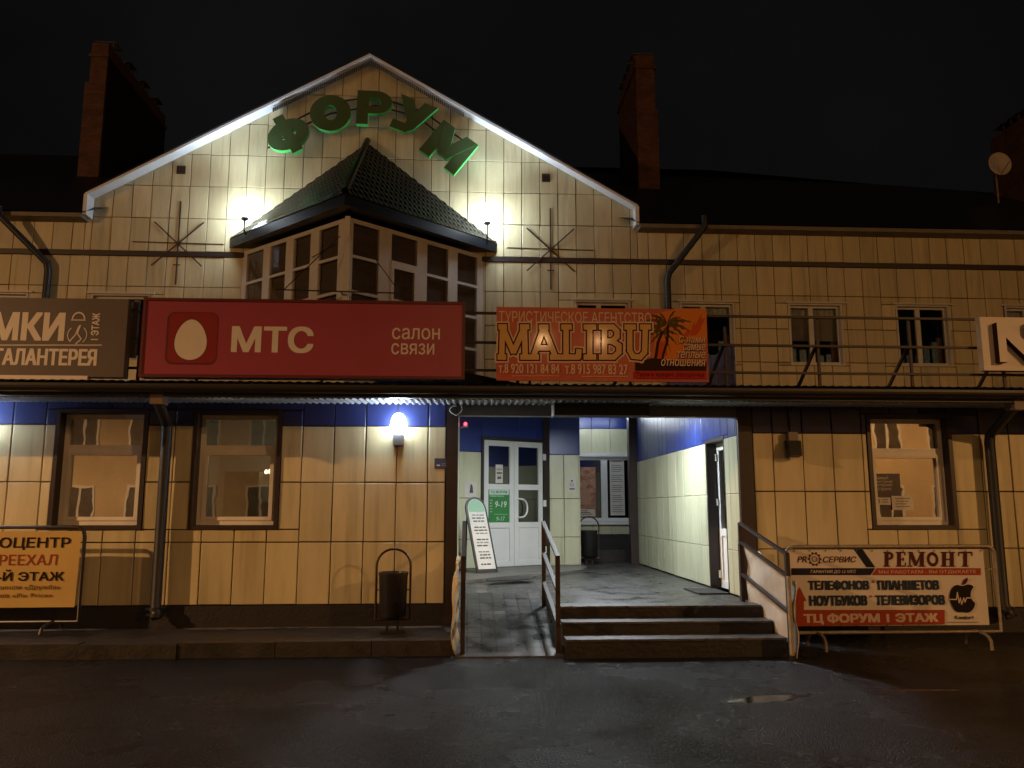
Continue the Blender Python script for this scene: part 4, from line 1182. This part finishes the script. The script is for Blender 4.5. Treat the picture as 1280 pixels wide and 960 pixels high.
# yellow banner, left
YB = 9.72
a = PY(107, 659, YB); zt = a.z; a1 = PY(104, 764, YB)
DKT = mat('dark_barrier_tube', (.040, .032, .030), .4, var=.2, vscale=9)
t = barrier(-7.1, a.x+.0, .26, zt, YB, DKT, 'dark barrier with a yellow banner at the left end of the pavement', .11)
for x in (-4.72, -6.9): foot(t, x, YB+.0, .26, .13, DKT)
YEL = mat('yellow_banner_vinyl', (.60, .42, .15), .38, var=.08, vscale=3)
q0 = PY(96, 759, YB-.03); q1 = PY(97, 664, YB-.03)
g = MB(); cloth(g, -7.0, q0.x-.03, q0.z, q1.z, YB-.03, .010, 90, 24, 5, .02)
bn = tag(g.build('yellow_banner', YEL, None, True), 'creased yellow banner saying the auto centre moved to the second floor', 'banner')
bd = Board((0, YB-.03, 0), (1, 0, 0), (0, 0, 1)); bd.warp = cloth_warp(-7.0, q0.x-.03, q0.z, q1.z, .010, 5)
BLK = mat('black_print', (.018, .012, .012), .5); REDT = mat('brick_red_print', (.33, .05, .03), .5); BRT = mat('brown_small_print', (.16, .075, .025), .5)
bd.ptext('АВТОЦЕНТР', -46, 671.5, 89, 687.5, BLK, .022); bd.ptext('ПЕРЕЕХАЛ', -27, 693, 72, 706.5, REDT, .006)
bd.ptext('НА 2-Й ЭТАЖ', -45, 711.5, 81, 726.5, BLK, .022)
bd.ptext('рядом с магазином «Дружба»', -62, 731, 76, 738.5, BRT, .012); bd.ptext('напротив «Fix Price»', -38, 741.5, 66, 748.5, BRT, .012)
bd.finish(bn)

# repair shop banner, right
YR = 8.95
q0 = PY(988, 789, YR); q1 = PY(1236, 685, YR)
t = barrier(q0.x, q1.x+.06, q0.z-.02, q1.z+.02, YR, GALV, 'galvanised barrier with the repair banner beside the steps', .09)
for u in (1020, 1222): foot(t, PY(u, 795, YR).x, YR, q0.z-.02, 0.0, GALV)
for (u, v) in ((1236, 711), (1238, 790), (1232, 752)):
    p = PY(u, v, YR); g = MB(); g.bar((p.x-.03, YR, p.z), (p.x+.05, YR, p.z), .018); g.build('hook', GALV, t)
zr = lambda u, v: (970+u/4.129, 660+v/4.129)
BNW = mat('white_banner_vinyl', (.68, .62, .56), .42, var=.06, vscale=4, bump=.006, bscale=4)
yb = YR-.028
g = MB(); b0 = PY(*zr(80, 508), yb); b1 = PY(*zr(1068, 112), yb); cloth(g, b0.x, b1.x, b0.z, b1.z, yb, .0, 4, 2, 8)
bn = tag(g.build('repair_banner', BNW, None, True), 'white, red and navy banner for phone and laptop repair on the right barrier', 'banner')
bd = Board((0, yb, 0), (1, 0, 0), (0, 0, 1)); bd.lift = .003
NAV = mat('navy_print', (.020, .020, .040), .45); RDB = mat('banner_red_print', (.36, .058, .028), .45); BLU = mat('ink_blue_print', (.030, .045, .075), .45); MRN = mat('dark_maroon_print', (.085, .022, .020), .45)
WPR = mat('white_print', (.62, .50, .40), .45)
Zt = lambda body, u0, v0, u1, v1, m, *k, **kw: bd.ptext(body, *zr(u0, v0), *zr(u1, v1), m, *k, **kw)
Zr = lambda u0, v0, u1, v1, m: bd.prect(*zr(u0, v0), *zr(u1, v1), m)
bd.ppoly([zr(400, 110), zr(447, 110), zr(512, 203), zr(466, 203)], NAV)
bd.ppoly([zr(78, 207), zr(512, 207), zr(488, 243), zr(78, 243)], NAV)
bd.ppoly([zr(518, 207), zr(1056, 207), zr(1056, 243), zr(494, 243)], RDB)
Zt('ГАРАНТИЯ ДО 12 МЕС', 178, 216, 412, 236, WPR, .012, .2); Zt('МЫ РАБОТАЕМ - ВЫ ОТДЫХАЕТЕ', 530, 216, 1030, 238, WPR, .010)
Zt('PR', 108, 146, 158, 178, MRN, .02, .25); Zt('СЕРВИС', 242, 146, 412, 178, MRN, .02, .25)
gx, gy = bd.px(*zr(198, 160)); e1 = abs(bd.px(*zr(228, 160))[0]-gx)
bd.ring(gx, gy, e1*.80, e1*.95, MRN, 30); bd.ring(gx, gy, e1*.38, e1*.48, MRN, 24)
for k in range(10):
    a = 2*math.pi*k/10; bd.stroke([(gx+e1*.93*math.cos(a), gy+e1*.93*math.sin(a)), (gx+e1*1.17*math.cos(a), gy+e1*1.17*math.sin(a))], e1*.30, MRN)
# serif headline: stems, hairlines and serifs drawn one by one
def serif_word(y0, y1):
    def S_(pts, w): bd.stroke([bd.px(*zr(*p)) for p in pts], w, MRN, .0)
    T, M_, B_ = y0, (y0+y1)/2, y1; K, H_ = .044, .013
    def stem(x): S_([(x, T), (x, B_)], K); S_([(x-17, T+1.5), (x+17, T+1.5)], H_); S_([(x-17, B_-1.5), (x+17, B_-1.5)], H_)
    stem(570); cx, cy = bd.px(*zr(580, T+19)); rx = abs(bd.px(*zr(604, T))[0]-cx); bd.ring(cx, cy, rx*.45, rx*.98, MRN, 20, -math.pi/2, math.pi/2, .80)
    S_([(570, T+1.5), (584, T+1.5)], H_); S_([(570, T+37), (584, T+37)], H_)
    stem(634); S_([(636, T+2), (664, T+2)], H_); S_([(636, M_), (656, M_)], H_); S_([(636, B_-2), (666, B_-2)], H_); S_([(664, T), (664, T+18)], H_); S_([(666, B_), (667, B_-20)], H_); S_([(656, M_-9), (656, M_+9)], H_)
    S_([(690, T), (690, B_)], H_*1.3); S_([(677, B_-1.5), (703, B_-1.5)], H_); S_([(680, T+1.5), (696, T+1.5)], H_); S_([(694, T), (722, B_-4)], K*.9); S_([(722, B_-4), (750, T)], H_*1.4); stem(752)
    cx, cy = bd.px(*zr(807, M_)); rx = abs(bd.px(*zr(837, M_))[0]-cx); bd.ring(cx, cy, rx*.55, rx*.98, MRN, 28, sy=1.22)
    stem(866); stem(906); S_([(866, M_), (906, M_)], H_)
    stem(975); S_([(942, T+2), (1009, T+2)], H_*1.4); S_([(942, T), (942, T+20)], H_); S_([(1009, T), (1009, T+20)], H_)
serif_word(124, 198)
Zt('ТЕЛЕФОНОВ', 166, 268, 478, 322, BLU, .055); Zt('ПЛАНШЕТОВ', 524, 268, 838, 320, BLU, .055)
Zt('НОУТБУКОВ', 172, 346, 468, 402, BLU, .055); Zt('ТЕЛЕВИЗОРОВ', 512, 344, 868, 398, BLU, .055)
Zt('*', 494, 268, 508, 284, RDB, .03); Zt('*', 480, 344, 494, 360, RDB, .03)
bd.ppoly([zr(90, 376), zr(120, 304), zr(156, 376), zr(142, 376), zr(142, 422), zr(868, 422), zr(868, 496), zr(104, 506), zr(104, 376)], RDB)
Zt('ТЦ ФОРУМ 1 ЭТАЖ', 142, 436, 832, 498, WPR, .05)
ap = [(957, 300), (925, 290), (900, 315), (890, 360), (905, 405), (930, 436), (960, 432), (992, 438), (1015, 420), (1028, 388), (1008, 372), (1000, 345), (1006, 318), (1020, 300), (990, 288)]
def smooth_closed(p, it=2):
    for _ in range(it):
        q = []
        for i in range(len(p)):
            a_, c_ = p[i], p[(i+1) % len(p)]
            q += [(a_[0]*.75+c_[0]*.25, a_[1]*.75+c_[1]*.25), (a_[0]*.25+c_[0]*.75, a_[1]*.25+c_[1]*.75)]
        p = q
    return p
bd.ppoly([zr(*p) for p in smooth_closed(ap)], BLK)
bd.ppoly([zr(*p) for p in smooth_closed([(956, 296), (962, 270), (986, 252), (988, 270), (975, 290)])], MRN)
bd.stroke([bd.px(*zr(*p)) for p in ((890, 368), (928, 368), (933, 332), (942, 386), (948, 360), (955, 394), (966, 360), (972, 382), (980, 360), (1010, 360))], .012, WPR, .004)
for k in range(13):
    for v_ in (117, 503): ex, ey = bd.px(*zr(92+k*80.2, v_)); bd.ell(ex, ey, .009, .009, INKD, 10)
Zt('Kondor+', 922, 450, 1018, 470, BLK, .03); Zr(880, 483, 1044, 486, INKG)
bd.finish(bn)

# ================================================================== RAILINGS
def rail(t, a, b_, m, w=.04, h=.03, name='rail'):
    g = MB(); g.bar(a, b_, w, h); g.build(name, m, t)
# right hand of the stairs
RX = 3.335
t = empty('stair_railing', (RX, 9.1, 0), 'brown iron stair railing with three sloping bars at the right of the steps', 'railing')
yf, yn = 9.85, 8.42
for y, z0, z1 in ((yf, LZ, 1.355), (yn, .0, 1.06)):
    g = MB(); g.bar((RX, y, z0), (RX, y, z1), .045); g.build('post', IRON, t)
for zf, zn in ((1.355, 1.06), (1.13, .83), (.75, .46)): rail(t, (RX, yf, zf), (RX, yn-.02, zn), IRON)
g = MB(); g.tube([(RX, yf+.06, LZ), (RX, yf+.06, 1.1)], .016, 8); g.build('thin_rod', IRON, t)
# pale sheet tied to the outside of that railing
SHEET = mat('dirty_white_tarpaulin', (.60, .55, .48), .55, var=.22, vscale=3, bump=.010, bscale=5)
g = MB(); vs = []; nn = 26; mm = 14; rr = random.Random(4)
for i in range(nn+1):
    s = i/nn; y = 9.80+(8.36-9.80)*s
    top = 1.10-.30*s+.018*math.sin(i*1.7)-.02*math.sin(i*.6); bot = .40-.38*s
    for j in range(mm+1):
        c_ = j/mm; vs.append((RX+.045+.012*math.sin(i*.9+j*.8)+.010*math.sin(i*.37-j*.6), y, bot+(top-bot)*c_))
g.add(vs, [(i*(mm+1)+j, (i+1)*(mm+1)+j, (i+1)*(mm+1)+j+1, i*(mm+1)+j+1) for i in range(nn) for j in range(mm)])
o = tag(g.build('tarpaulin', SHEET, None, True), 'dirty white tarpaulin sheet tied to the stair railing right of the steps', 'tarpaulin')
sol = o.modifiers.new('thickness', 'SOLIDIFY'); sol.thickness = .004
g = MB(); g.bar((RX-.01, 8.38, .05), (RX-.01, 8.38, .84), .03, .05); g.build('corner_lath', mat('worn_yellow_lath', (.34, .26, .14), .6, var=.4, vscale=14), o)

# railings of the ramp
def ramp_railing(x, label):
    t = empty('ramp_railing', (x, 9.6, 0), label, 'railing', 'railings along the ramp')
    for y, z0, z1 in ((8.78, .02, 1.02), (10.4, .32, 1.36)):
        g = MB(); g.bar((x, y, z0), (x, y, z1), .048); g.build('post', IRON, t)
    for zf, zn in ((1.36, 1.02), (.98, .66), (.62, .32)): rail(t, (x, 10.42, zf), (x, 8.74, zn), IRON, .045, .03)
    return t
ramp_railing(.965, 'brown ramp railing between the ramp and the steps')
ramp_railing(-.045, 'brown ramp railing wrapped in cream cloth beside the left wing')
CLO = mat('cream_cloth', (.56, .44, .25), .65, var=.15, vscale=5, bump=.003, bscale=7)
g = MB(); vs = []; nn = 30; mm = 12
for i in range(nn+1):
    s = i/nn; y = 10.3+(8.72-10.3)*s; top = 1.0-.22*s+.03*math.sin(i*1.1); bot = .40-.34*s+.03*math.sin(i*.8)
    for j in range(mm+1):
        c_ = j/mm; vs.append((-.115-.022*math.sin(i*.45+j*.3)-.012*math.sin(j*.9+i*.2)-.03*math.sin(math.pi*j/mm), y, bot+(top-bot)*c_))
g.add(vs, [(i*(mm+1)+j, (i+1)*(mm+1)+j, (i+1)*(mm+1)+j+1, i*(mm+1)+j+1) for i in range(nn) for j in range(mm)])
o = tag(g.build('cloth_banner', CLO, None, True), 'crumpled cream cloth hung along the left ramp railing', 'cloth')
sol = o.modifiers.new('thickness', 'SOLIDIFY'); sol.thickness = .006

# ================================================================== LITTER BINS
def litter_bin(x, y, z, label):
    t = empty('litter_bin', (x, y, z), label, 'litter bin', 'black litter bins with arched handles')
    g = MB(); n_ = 24
    g.lathe((x, y, z+.18), [(.135, 0), (.150, .02), (.165, .46), (.172, .475), (.172, .50), (.155, .50), (.145, .47), (.13, .05)], n_)
    g.build('bucket', DARK, t, True)
    pts = [(x-.195, y, z+.15), (x-.195, y, z+.75)]
    for k in range(1, 12): a = math.pi-math.pi*k/12; pts.append((x+.195*math.cos(a), y, z+.75+.19*math.sin(a)))
    pts += [(x+.195, y, z+.75), (x+.195, y, z+.15), (x-.195, y, z+.15)]
    g = MB(); g.tube(pts, .014, 8)
    for sx in (-1, 1): g.bar((x+sx*.16, y, z+.48), (x+sx*.195, y, z+.48), .012)
    g.build('arched_handle', mat('dark_red_brown_tube', (.030, .010, .008), .4), t, True)
    for sx in (-.06, .06):
        g = MB(); g.bar((x+sx, y, z), (x+sx, y, z+.18), .025); g.build('leg', DARK, t)
    g = MB(); g.box(x-.13, x+.13, y-.10, y+.10, z, z+.02); g.build('base_plate', DARK, t)
    return t
litter_bin(-.85, 9.55, .13, 'black litter bin standing on the pavement before the cream wall')
litter_bin(2.37, 15.9, LZ, 'black litter bin inside the porch beside the pillar')

# ================================================================== PORCH THINGS
# a-board
ab = empty('a_board', (.32, 13.75, LZ+.04), 'tall narrow A-board with a rounded top leaning by the white doors', 'sign board')
AB = Board((.16, 13.62, LZ+.06), (.80, .42, 0), (-.19, .16, 1))
w_ = .40; hh = 1.12
def arch(x0, x1, y0, y1, nn=12):
    r = (x1-x0)/2; pts = [(x0, y0), (x1, y0)]
    for k in range(nn+1): a = math.pi*k/nn; pts.append(((x0+x1)/2+r*math.cos(a), y1-r*1.15+r*1.15*math.sin(a)))
    return pts
g = MB(); g.prism([AB.w(a, c_, 0) for a, c_ in arch(0, w_, 0, hh+.16)], AB.N*-.03); g.build('frame', DARK, ab)
g = MB(); g.prism([AB.w(a, c_, .001) for a, c_ in arch(.035, w_-.035, .05, hh+.12)], AB.N*.006); g.build('face', PAPER, ab)
AB.lift = .010
GRT = mat('pale_green_print', (.30, .48, .34), .6)
AB.poly(arch(.045, w_-.045, hh-.10, hh+.11), GRT)
rr = random.Random(9)
for k in range(17):
    y = hh-.17-k*.052; x = .08+rr.uniform(0, .03)
    if k % 4 == 3: continue
    while x < w_-.12:
        ww = rr.uniform(.04, .10); AB.rect(x, y, min(x+ww, w_-.07), y+.022, INKD if k % 3 else INKG); x += ww+.014
AB.finish(ab, 'print')
g = MB()
for a in (.03, w_-.03): g.bar(AB.w(a, hh-.1, -.03), AB.w(a, hh-.1, 0)*.0 + Vector((AB.w(a, 0, 0).x-.22, AB.w(a, 0, 0).y+.42, LZ+.05)), .025)
g.build('rear_leg', DARK, ab)

# posters on the doors
def sheet(bd, t0, z0, t1, z1, n0, m, name, label, cat, parent=None):
    g = MB(); obx(g, t0, t1, z0, z1, n0, n0+.003, bd); o = g.build(name, m, parent)
    if label: tag(o, label, cat)
    return o
GRN = mat('green_poster', (.035, .22, .055), .4)
l0, l1 = DT0+.012+.095, tm-.004-.095
o = sheet(OB, l0+.02, 1.275, l1, 1.872, .012, GRN, 'opening_hours_poster', 'green opening hours poster reading 9-19 on the left door leaf', 'poster')
ob = Board(OB.O+OB.N*.016, OB.U, OB.V)
PALEG = mat('mint_print', (.55, .72, .58), .5); WP2 = mat('bright_white_print', (.74, .76, .74), .5)
ob.rect(l0+.03, 1.775, l1-.01, 1.868, PALEG); ob.text('ТЦ ФОРУМ', l0+.06, 1.792, l1-.05, 1.85, mat('dark_green_print', (.015, .08, .025), .5), .02)
ob.text('РЕЖИМ РАБОТЫ', l0+.05, 1.738, l1-.12, 1.762, WP2, .01)
W2 = l1-l0
ob.text('9-19', l0+.16, 1.545, l1-.06, 1.655, WP2, .01, .15); ob.text('9-17', l0+.19, 1.30, l1-.10, 1.375, PALEG, .0, .15)
ob.rect(l0+.14, 1.415, l1-.03, 1.420, PALEG)
for k, d_ in enumerate(('ПН', 'ВТ', 'СР', 'ЧТ', 'ПТ')): ob.text(d_, l0+.045, 1.66-k*.052, l0+.095, 1.685-k*.052, WP2, .01)
ob.finish(o)
o = sheet(OB, l0+.17, 1.99, l0+.33, 2.33, .012, PAPER, 'paper_notice', 'white paper notice behind the upper glass of the left door leaf', 'notice')
ob = Board(OB.O+OB.N*.016, OB.U, OB.V); ob.text('БУДУ', l0+.19, 2.22, l0+.31, 2.26, INKD, .02); ob.rect(l0+.19, 2.16, l0+.31, 2.19, INKD)
ob.poly([(l0+.20, 2.06), (l0+.30, 2.07), (l0+.28, 2.12), (l0+.24, 2.10), (l0+.22, 2.13)], INKD); ob.finish(o, 'print')
o = sheet(OB, .13, 1.72, .39, 2.0, .034, PAPER, 'wall_notice', 'white square notice with a small picture on the panel left of the doors', 'notice')
ob = Board(OB.O+OB.N*.038, OB.U, OB.V); ob.poly([(.24, 1.80), (.32, 1.80), (.31, 1.90), (.29, 1.96), (.26, 1.95)], INKD); ob.finish(o, 'print')
PB = front(15.66)
o = sheet(PB, 1.93, 1.83, 2.09, 2.13, .034, PAPER, 'pillar_notice', 'white paper notice on the ivory pillar beside the doors', 'notice')
pb = front(15.62); pb.ell(2.01, 2.05, .02, .02, INKD); pb.rect(1.96, 1.885, 2.06, 1.91, INKD)
for k in range(3): pb.rect(1.965, 1.95+k*.022, 2.055, 1.958+k*.022, INKG)
pb.finish(o, 'print')
# posters in the back window
BW = front(17.70)
CORAL = mat('coral_poster_print', (.48, .24, .16), .5, var=.7, vscale=7)
o = sheet(BW, 2.30, 1.33, 2.80, 2.42, .0, CORAL, 'coral_poster', 'faded coral picture poster in the left half of the back window', 'poster')
bw = front(17.697); bw.rect(2.32, 1.36, 2.78, 1.50, INKL); bw.text('XXL' if False else 'SALE', 2.40, 1.39, 2.70, 1.47, SHADE, .02) if False else None
bw.ell(2.55, 2.05, .07, .09, mat('skin_tone_print', (.45, .24, .16), .6)); bw.poly([(2.42, 1.60), (2.70, 1.60), (2.66, 1.93), (2.56, 1.97), (2.47, 1.92)], mat('skin_tone_print', (.45, .24, .16), .6))
for k in range(3): bw.rect(2.36, 1.39+k*.035, 2.72-.05*k, 1.405+k*.035, SHADE)
bw.finish(o, 'print')
o = sheet(BW, 3.12, 1.37, 3.44, 2.62, .0, PAPER, 'price_list', 'long white paper price list in the right half of the back window', 'notice')
bw = front(17.697)
for k in range(26):
    if k % 5 != 4: bw.rect(3.16, 1.44+k*.044, 3.40-.02*(k % 3), 1.456+k*.044, INKG)
bw.finish(o, 'print')
# plaque
g = MB(); q0 = PY(543, 585.5, YG-.035); q1 = PY(561, 573, YG-.035); g.box(q0.x, q1.x, YG-.042, YG-.026, q0.z, q1.z)
o = tag(g.build('wall_plaque', mat('slate_blue_plaque', (.045, .055, .10), .4)), 'small slate blue plaque on the cream wall left of the porch', 'plaque')
bd = front(YG-.043); bd.prect(546, 580.8, 550, 582.4, INKL); bd.prect(552, 579.4, 558, 580.2, INKG); bd.prect(552, 581.6, 558, 582.4, INKG); bd.finish(o, 'print')
# doormats
def doormat(pts, label, z):
    g = MB(); g.prism([(a, c_, z) for a, c_ in pts], (0, 0, .018)); tag(g.build('doormat', mat('dark_rubber_mat', (.020, .018, .016), .8, var=.3, vscale=30, bump=.004, bscale=120)), label, 'doormat')
doormat([(3.02, 10.62), (3.42, 10.62), (3.42, 11.25), (3.0, 11.3)], 'dark doormat before the side door on the right', LZ+.002)
doormat([(.30, 12.05), (.95, 12.35), (1.05, 12.75), (.75, 12.85), (.28, 12.35)], 'dark mat on the paving below the white double doors', LZ+.048)
# red alarm light on the porch corner
al = empty('alarm_light', (.0, 14.45, 2.72), 'tiny glowing red alarm light high at the left of the doors', 'light')
g = MB(); g.lathe(PY(581.8, 532, 14.3), [(.02, 0), (.028, .015), (.025, .05), (.01, .06)], 12); g.build('lens', emit('red_led', (1, .03, .05), 9), al, True)
g = MB(); p = PY(581.8, 532, 14.3); g.lathe(p-Vector((0, 0, .03)), [(.05, 0), (.05, .028)], 12); g.bar(p-Vector((0, -.03, .015)), p+Vector((-.1, .28, -.015)), .02); g.build('base', WHITE, al)
g = MB(); pts = [(-.155, YG-.075, 2.80)]
for k in range(9): pts.append((-.20-.06*math.sin(k*.8)+.01*k, YG-.08, 2.80-.03*k if k < 5 else 2.68+.04*(k-4)))
g.tube(pts, .005, 6); tag(g.build('loose_cable', WHITE, None, True), 'loose white cable looping at the top of the brown porch corner', 'cable')

# ================================================================== LAMPS
LENS = emit('cool_led_lens', (.80, .91, 1.0), 40)
def eave_flood(x, dx, label):
    y, z = 17.20, 7.96
    t = empty('floodlight', (x, y, 7.5), label, 'floodlight', 'floodlights on the bay roof')
    g = MB(); g.tube([(x, y+.30, 7.42), (x, y, 7.55), (x, y, z-.16)], .018, 8); g.build('bracket', DARK, t)
    g = MB(); g.lathe((x, y, z-.19), [(.03, 0), (.07, .02), (.08, .06), (.075, .075)], 16); g.build('housing', DARK, t, True)
    g = MB(); g.lathe((x, y, z-.115), [(.08, 0), (.18, .05), (.235, .17), (.205, .30), (.12, .385), (.012, .41)], 18); lens = g.build('lens', LENS, t, True)  # lens swollen into a larger glowing globe that stands in for glare
    o = lamp('floodlight_lamp', 'POINT', (x, y+.06, z+.08), P_FLOOD, COOL, None, .25); adopt(o, t)
    o = lamp('floodlight_beam', 'SPOT', (x, y-.22, z+.30), P_BEAM, COOL, (x+dx*.30, 16.95, 10.6), .10, 110, 1.0); adopt(o, t)
eave_flood(-4.95, -1, 'white floodlight at the left eave end of the bay roof')
eave_flood(.38, 1, 'white floodlight at the right eave end of the bay roof')
def wall_lamp(x, label):
    y, z = 9.96, 2.38
    t = empty('wall_lamp', (x, 10.06, z-.06), label, 'wall lamp', 'wall lamps under the canopy')
    g = MB(); g.box(x-.06, x+.06, y-.05, 10.07, z-.075, z+.055); g.build('housing', mat('pale_grey_housing', (.34, .36, .42), .5), t)
    g = MB(); g.lathe((x, y, z+.057), [(.05, 0), (.085, .03), (.10, .11), (.085, .20), (.05, .25), (.008, .265)], 16); g.build('lens', LENS, t, True)  # glowing bulb made oversized so that its shape imitates the glare
    o = lamp('wall_lamp_light', 'POINT', (x, y, z+.17), P_WALL, COOL, None, .105); adopt(o, t)
wall_lamp(-.865, 'white wall lamp under the canopy between the window and porch')
wall_lamp(-5.95, 'white wall lamp under the canopy at the left edge of the photo')

# unlit floodlight on the right wall
p = PY(991, 553, 9.98)
fl = empty('unlit_floodlight', (p.x, 9.98, p.z-.1), 'unlit black floodlight hanging on the right wall by its cable', 'floodlight')
g = MB(); g.add([(p.x+a, y, p.z+z) for a, y, z in ((-.085, 9.93, .02), (.085, 9.93, .02), (.085, 10.05, .02), (-.085, 10.05, .02), (-.075, 9.86, -.17), (.065, 9.86, -.17), (.065, 9.97, -.19), (-.075, 9.97, -.19))],
      [(0, 1, 2, 3), (4, 5, 6, 7), (0, 1, 5, 4), (1, 2, 6, 5), (2, 3, 7, 6), (3, 0, 4, 7)]); g.build('housing', DARK, fl)
g = MB(); g.box(p.x-.06, p.x+.06, 9.95, 10.05, p.z+.022, p.z+.13); g.build('driver_box', mat('grey_driver_box', (.22, .19, .15), .5), fl)
g = MB(); g.tube([(p.x, 10.04, p.z+.13), (p.x-.005, 10.05, p.z+.3), (p.x-.01, 10.05, 2.80)], .008, 6); g.lathe((p.x-.005, 10.02, 2.755), [(.028, 0), (.034, .02), (.028, .045)], 10); g.build('cable', DARK, fl)

# ceiling lamps of the porch
PLY = 11.9
pl = empty('ceiling_lamp', (1.9, PLY, cz(PLY)-.16), 'lit square ceiling lamp in the porch over the paving', 'ceiling lamp')
g = MB(); g.box(1.65, 2.15, PLY-.2, PLY+.2, cz(PLY)-.155, cz(PLY)-.12); g.build('housing', WHITE, pl)
g = MB(); g.box(1.68, 2.12, PLY-.17, PLY+.17, cz(PLY)-.160, cz(PLY)-.156); g.build('diffuser', LENS, pl)
o = lamp('ceiling_lamp_light', 'AREA', (1.9, PLY, cz(PLY)-.17), P_PORCH, (.88, .95, 1.0), (1.9, PLY, 0), .4); adopt(o, pl)
sl = empty('spot_lamp', (3.0, 11.9, 3.05), 'lit spot lamp over the side door of the porch', 'ceiling lamp')
g = MB(); g.lathe((3.0, 11.9, 2.98), [(.05, 0), (.055, .1), (.03, .14)], 14); g.build('housing', WHITE, sl)
o = lamp('spot_lamp_light', 'SPOT', (3.0, 11.9, 2.96), P_SPOT, COOL, (3.46, 12.0, 2.30), .22, 105, 1.0); adopt(o, sl)

tl = empty('tube_lamp', (2.85, 17.1, 3.5), 'lit tube lamp at the back of the porch above the rear window', 'ceiling lamp')
g = MB(); g.box(2.3, 3.4, 17.05, 17.15, 3.50, 3.56); g.build('housing', WHITE, tl)
g = MB(); g.tube([(2.33, 17.1, 3.485), (3.37, 17.1, 3.485)], .014, 8); g.build('tube', LENS, tl)
o = lamp('tube_lamp_light', 'POINT', (2.6, 16.9, 3.36), 8, (.92, .97, 1.0), None, .15); adopt(o, tl)

# street lamps behind the viewer, mirrored in the glossy banner and the panes
def street_lamp(x, y, h, arms, label, power, col=SODIUM, up=.40):
    t = empty('street_lamp', (x, y, 0), label, 'street lamp', 'street lamps behind the viewer')
    g = MB(); g.tube([(x, y, 0), (x, y, 1.0), (x, y, h-.3)], [.11, .085, .05], 12); g.build('pole', GALV, t, True)
    for dx, dy in arms:
        hx, hy = x+dx, y+dy
        g = MB(); g.tube([(x, y, h-.35), (x+dx*.4, y+dy*.4, h+.02), (hx, hy, h+.06)], .03, 8); g.build('arm', GALV, t, True)
        g = MB(); g.lathe((hx, hy, h-.04), [(.20, 0), (.22, .05), (.16, .13), (.04, .16)], 16); hd = g.build('lamp_head', DARK, t, True)
        g = MB(); g.lathe((hx, hy, h-.13), [(.05, 0), (.13, .02), (.18, .06), (.19, .088)], 16); g.build('glass_bowl', emit('sodium_glow', (1, .62, .28), 10), hd, True)
        o = lamp('street_lamp_light', 'POINT', (hx, hy, h-.38), power/len(arms)*up, col, None, .10); adopt(o, hd)
        if up < 1:
            o = lamp('street_lamp_light', 'SPOT', (hx, hy, h-.38), power/len(arms)*(1-up), col, (hx, hy, 0), .10, 168, .27); adopt(o, hd)
    return t
street_lamp(3.75, -10.2, 8.0, [(-1.05, .3), (1.05, .3)], 'twin armed sodium street lamp mirrored as two gold spots in the orange banner', P_MID, SODIUM, 1.0)
street_lamp(-21, 1.5, 8.5, [(1.0, 0)], 'sodium street lamp far off to the left of the square', P_LEFT, SODIUM, .25)
street_lamp(18, -7, 8.5, [(-1.0, .3)], 'sodium street lamp behind the viewer on the right', P_RIGHT, SODIUM_R)

# building across the street, seen only mirrored in the shop windows
ob_ = empty('opposite_building', (0, -16, 0), 'cream house across the street mirrored in the shop windows', 'building')
OPW = mat('opposite_plaster', (.62, .50, .32), .8, var=.12, vscale=.8)
g = MB(); g.box(-30, 30, -17, -16, 0, 11); g.build('wall', OPW, ob_)
WPAN = mat('opposite_dark_pane', (.10, .085, .065), .5, var=.5, vscale=2)
k = -28.0
while k < 29:
    for z0, z1 in ((.9, 2.5), (4.0, 5.7), (7.3, 9.0)):
        g = MB(); frame_bars(g, k, z0, k+1.3, z1, -16.0, -15.93, .09); g.box(k+.6, k+.7, -15.995, -15.94, z0+.09, z1-.09)
        g.box(k-.1, k+1.4, -15.998, -15.85, z0-.08, z0-.002)
        wn = g.build('window', WHITE, ob_)
        g = MB(); g.box(k+.09, k+.6, -15.99, -15.97, z0+.09, z1-.09); g.box(k+.7, k+1.21, -15.99, -15.97, z0+.09, z1-.09); g.build('pane', WPAN, wn)
    k += 2.6

# thin cables strung across the bay
g = MB()
y = 15.0
a = PY(345, 362, 15.2); b_ = PY(515, 367, 15.2); g.bar(a, b_, .022)
for (u0, v0, u1, v1) in ((425, 295, 355, 362), (420, 305, 390, 322), (468, 322, 497, 362)): g.tube([PY(u0, v0, 15.25), PY(u1, v1, 15.2)], .010, 6)
g.bar(PY(426, 365, 15.2), PY(427, 365, 15.2)+Vector((0, .35, 0)), .02)
tag(g.build('cable_bracket', DARK), 'thin dark cable bracket strung across the front of the bay window', 'bracket')
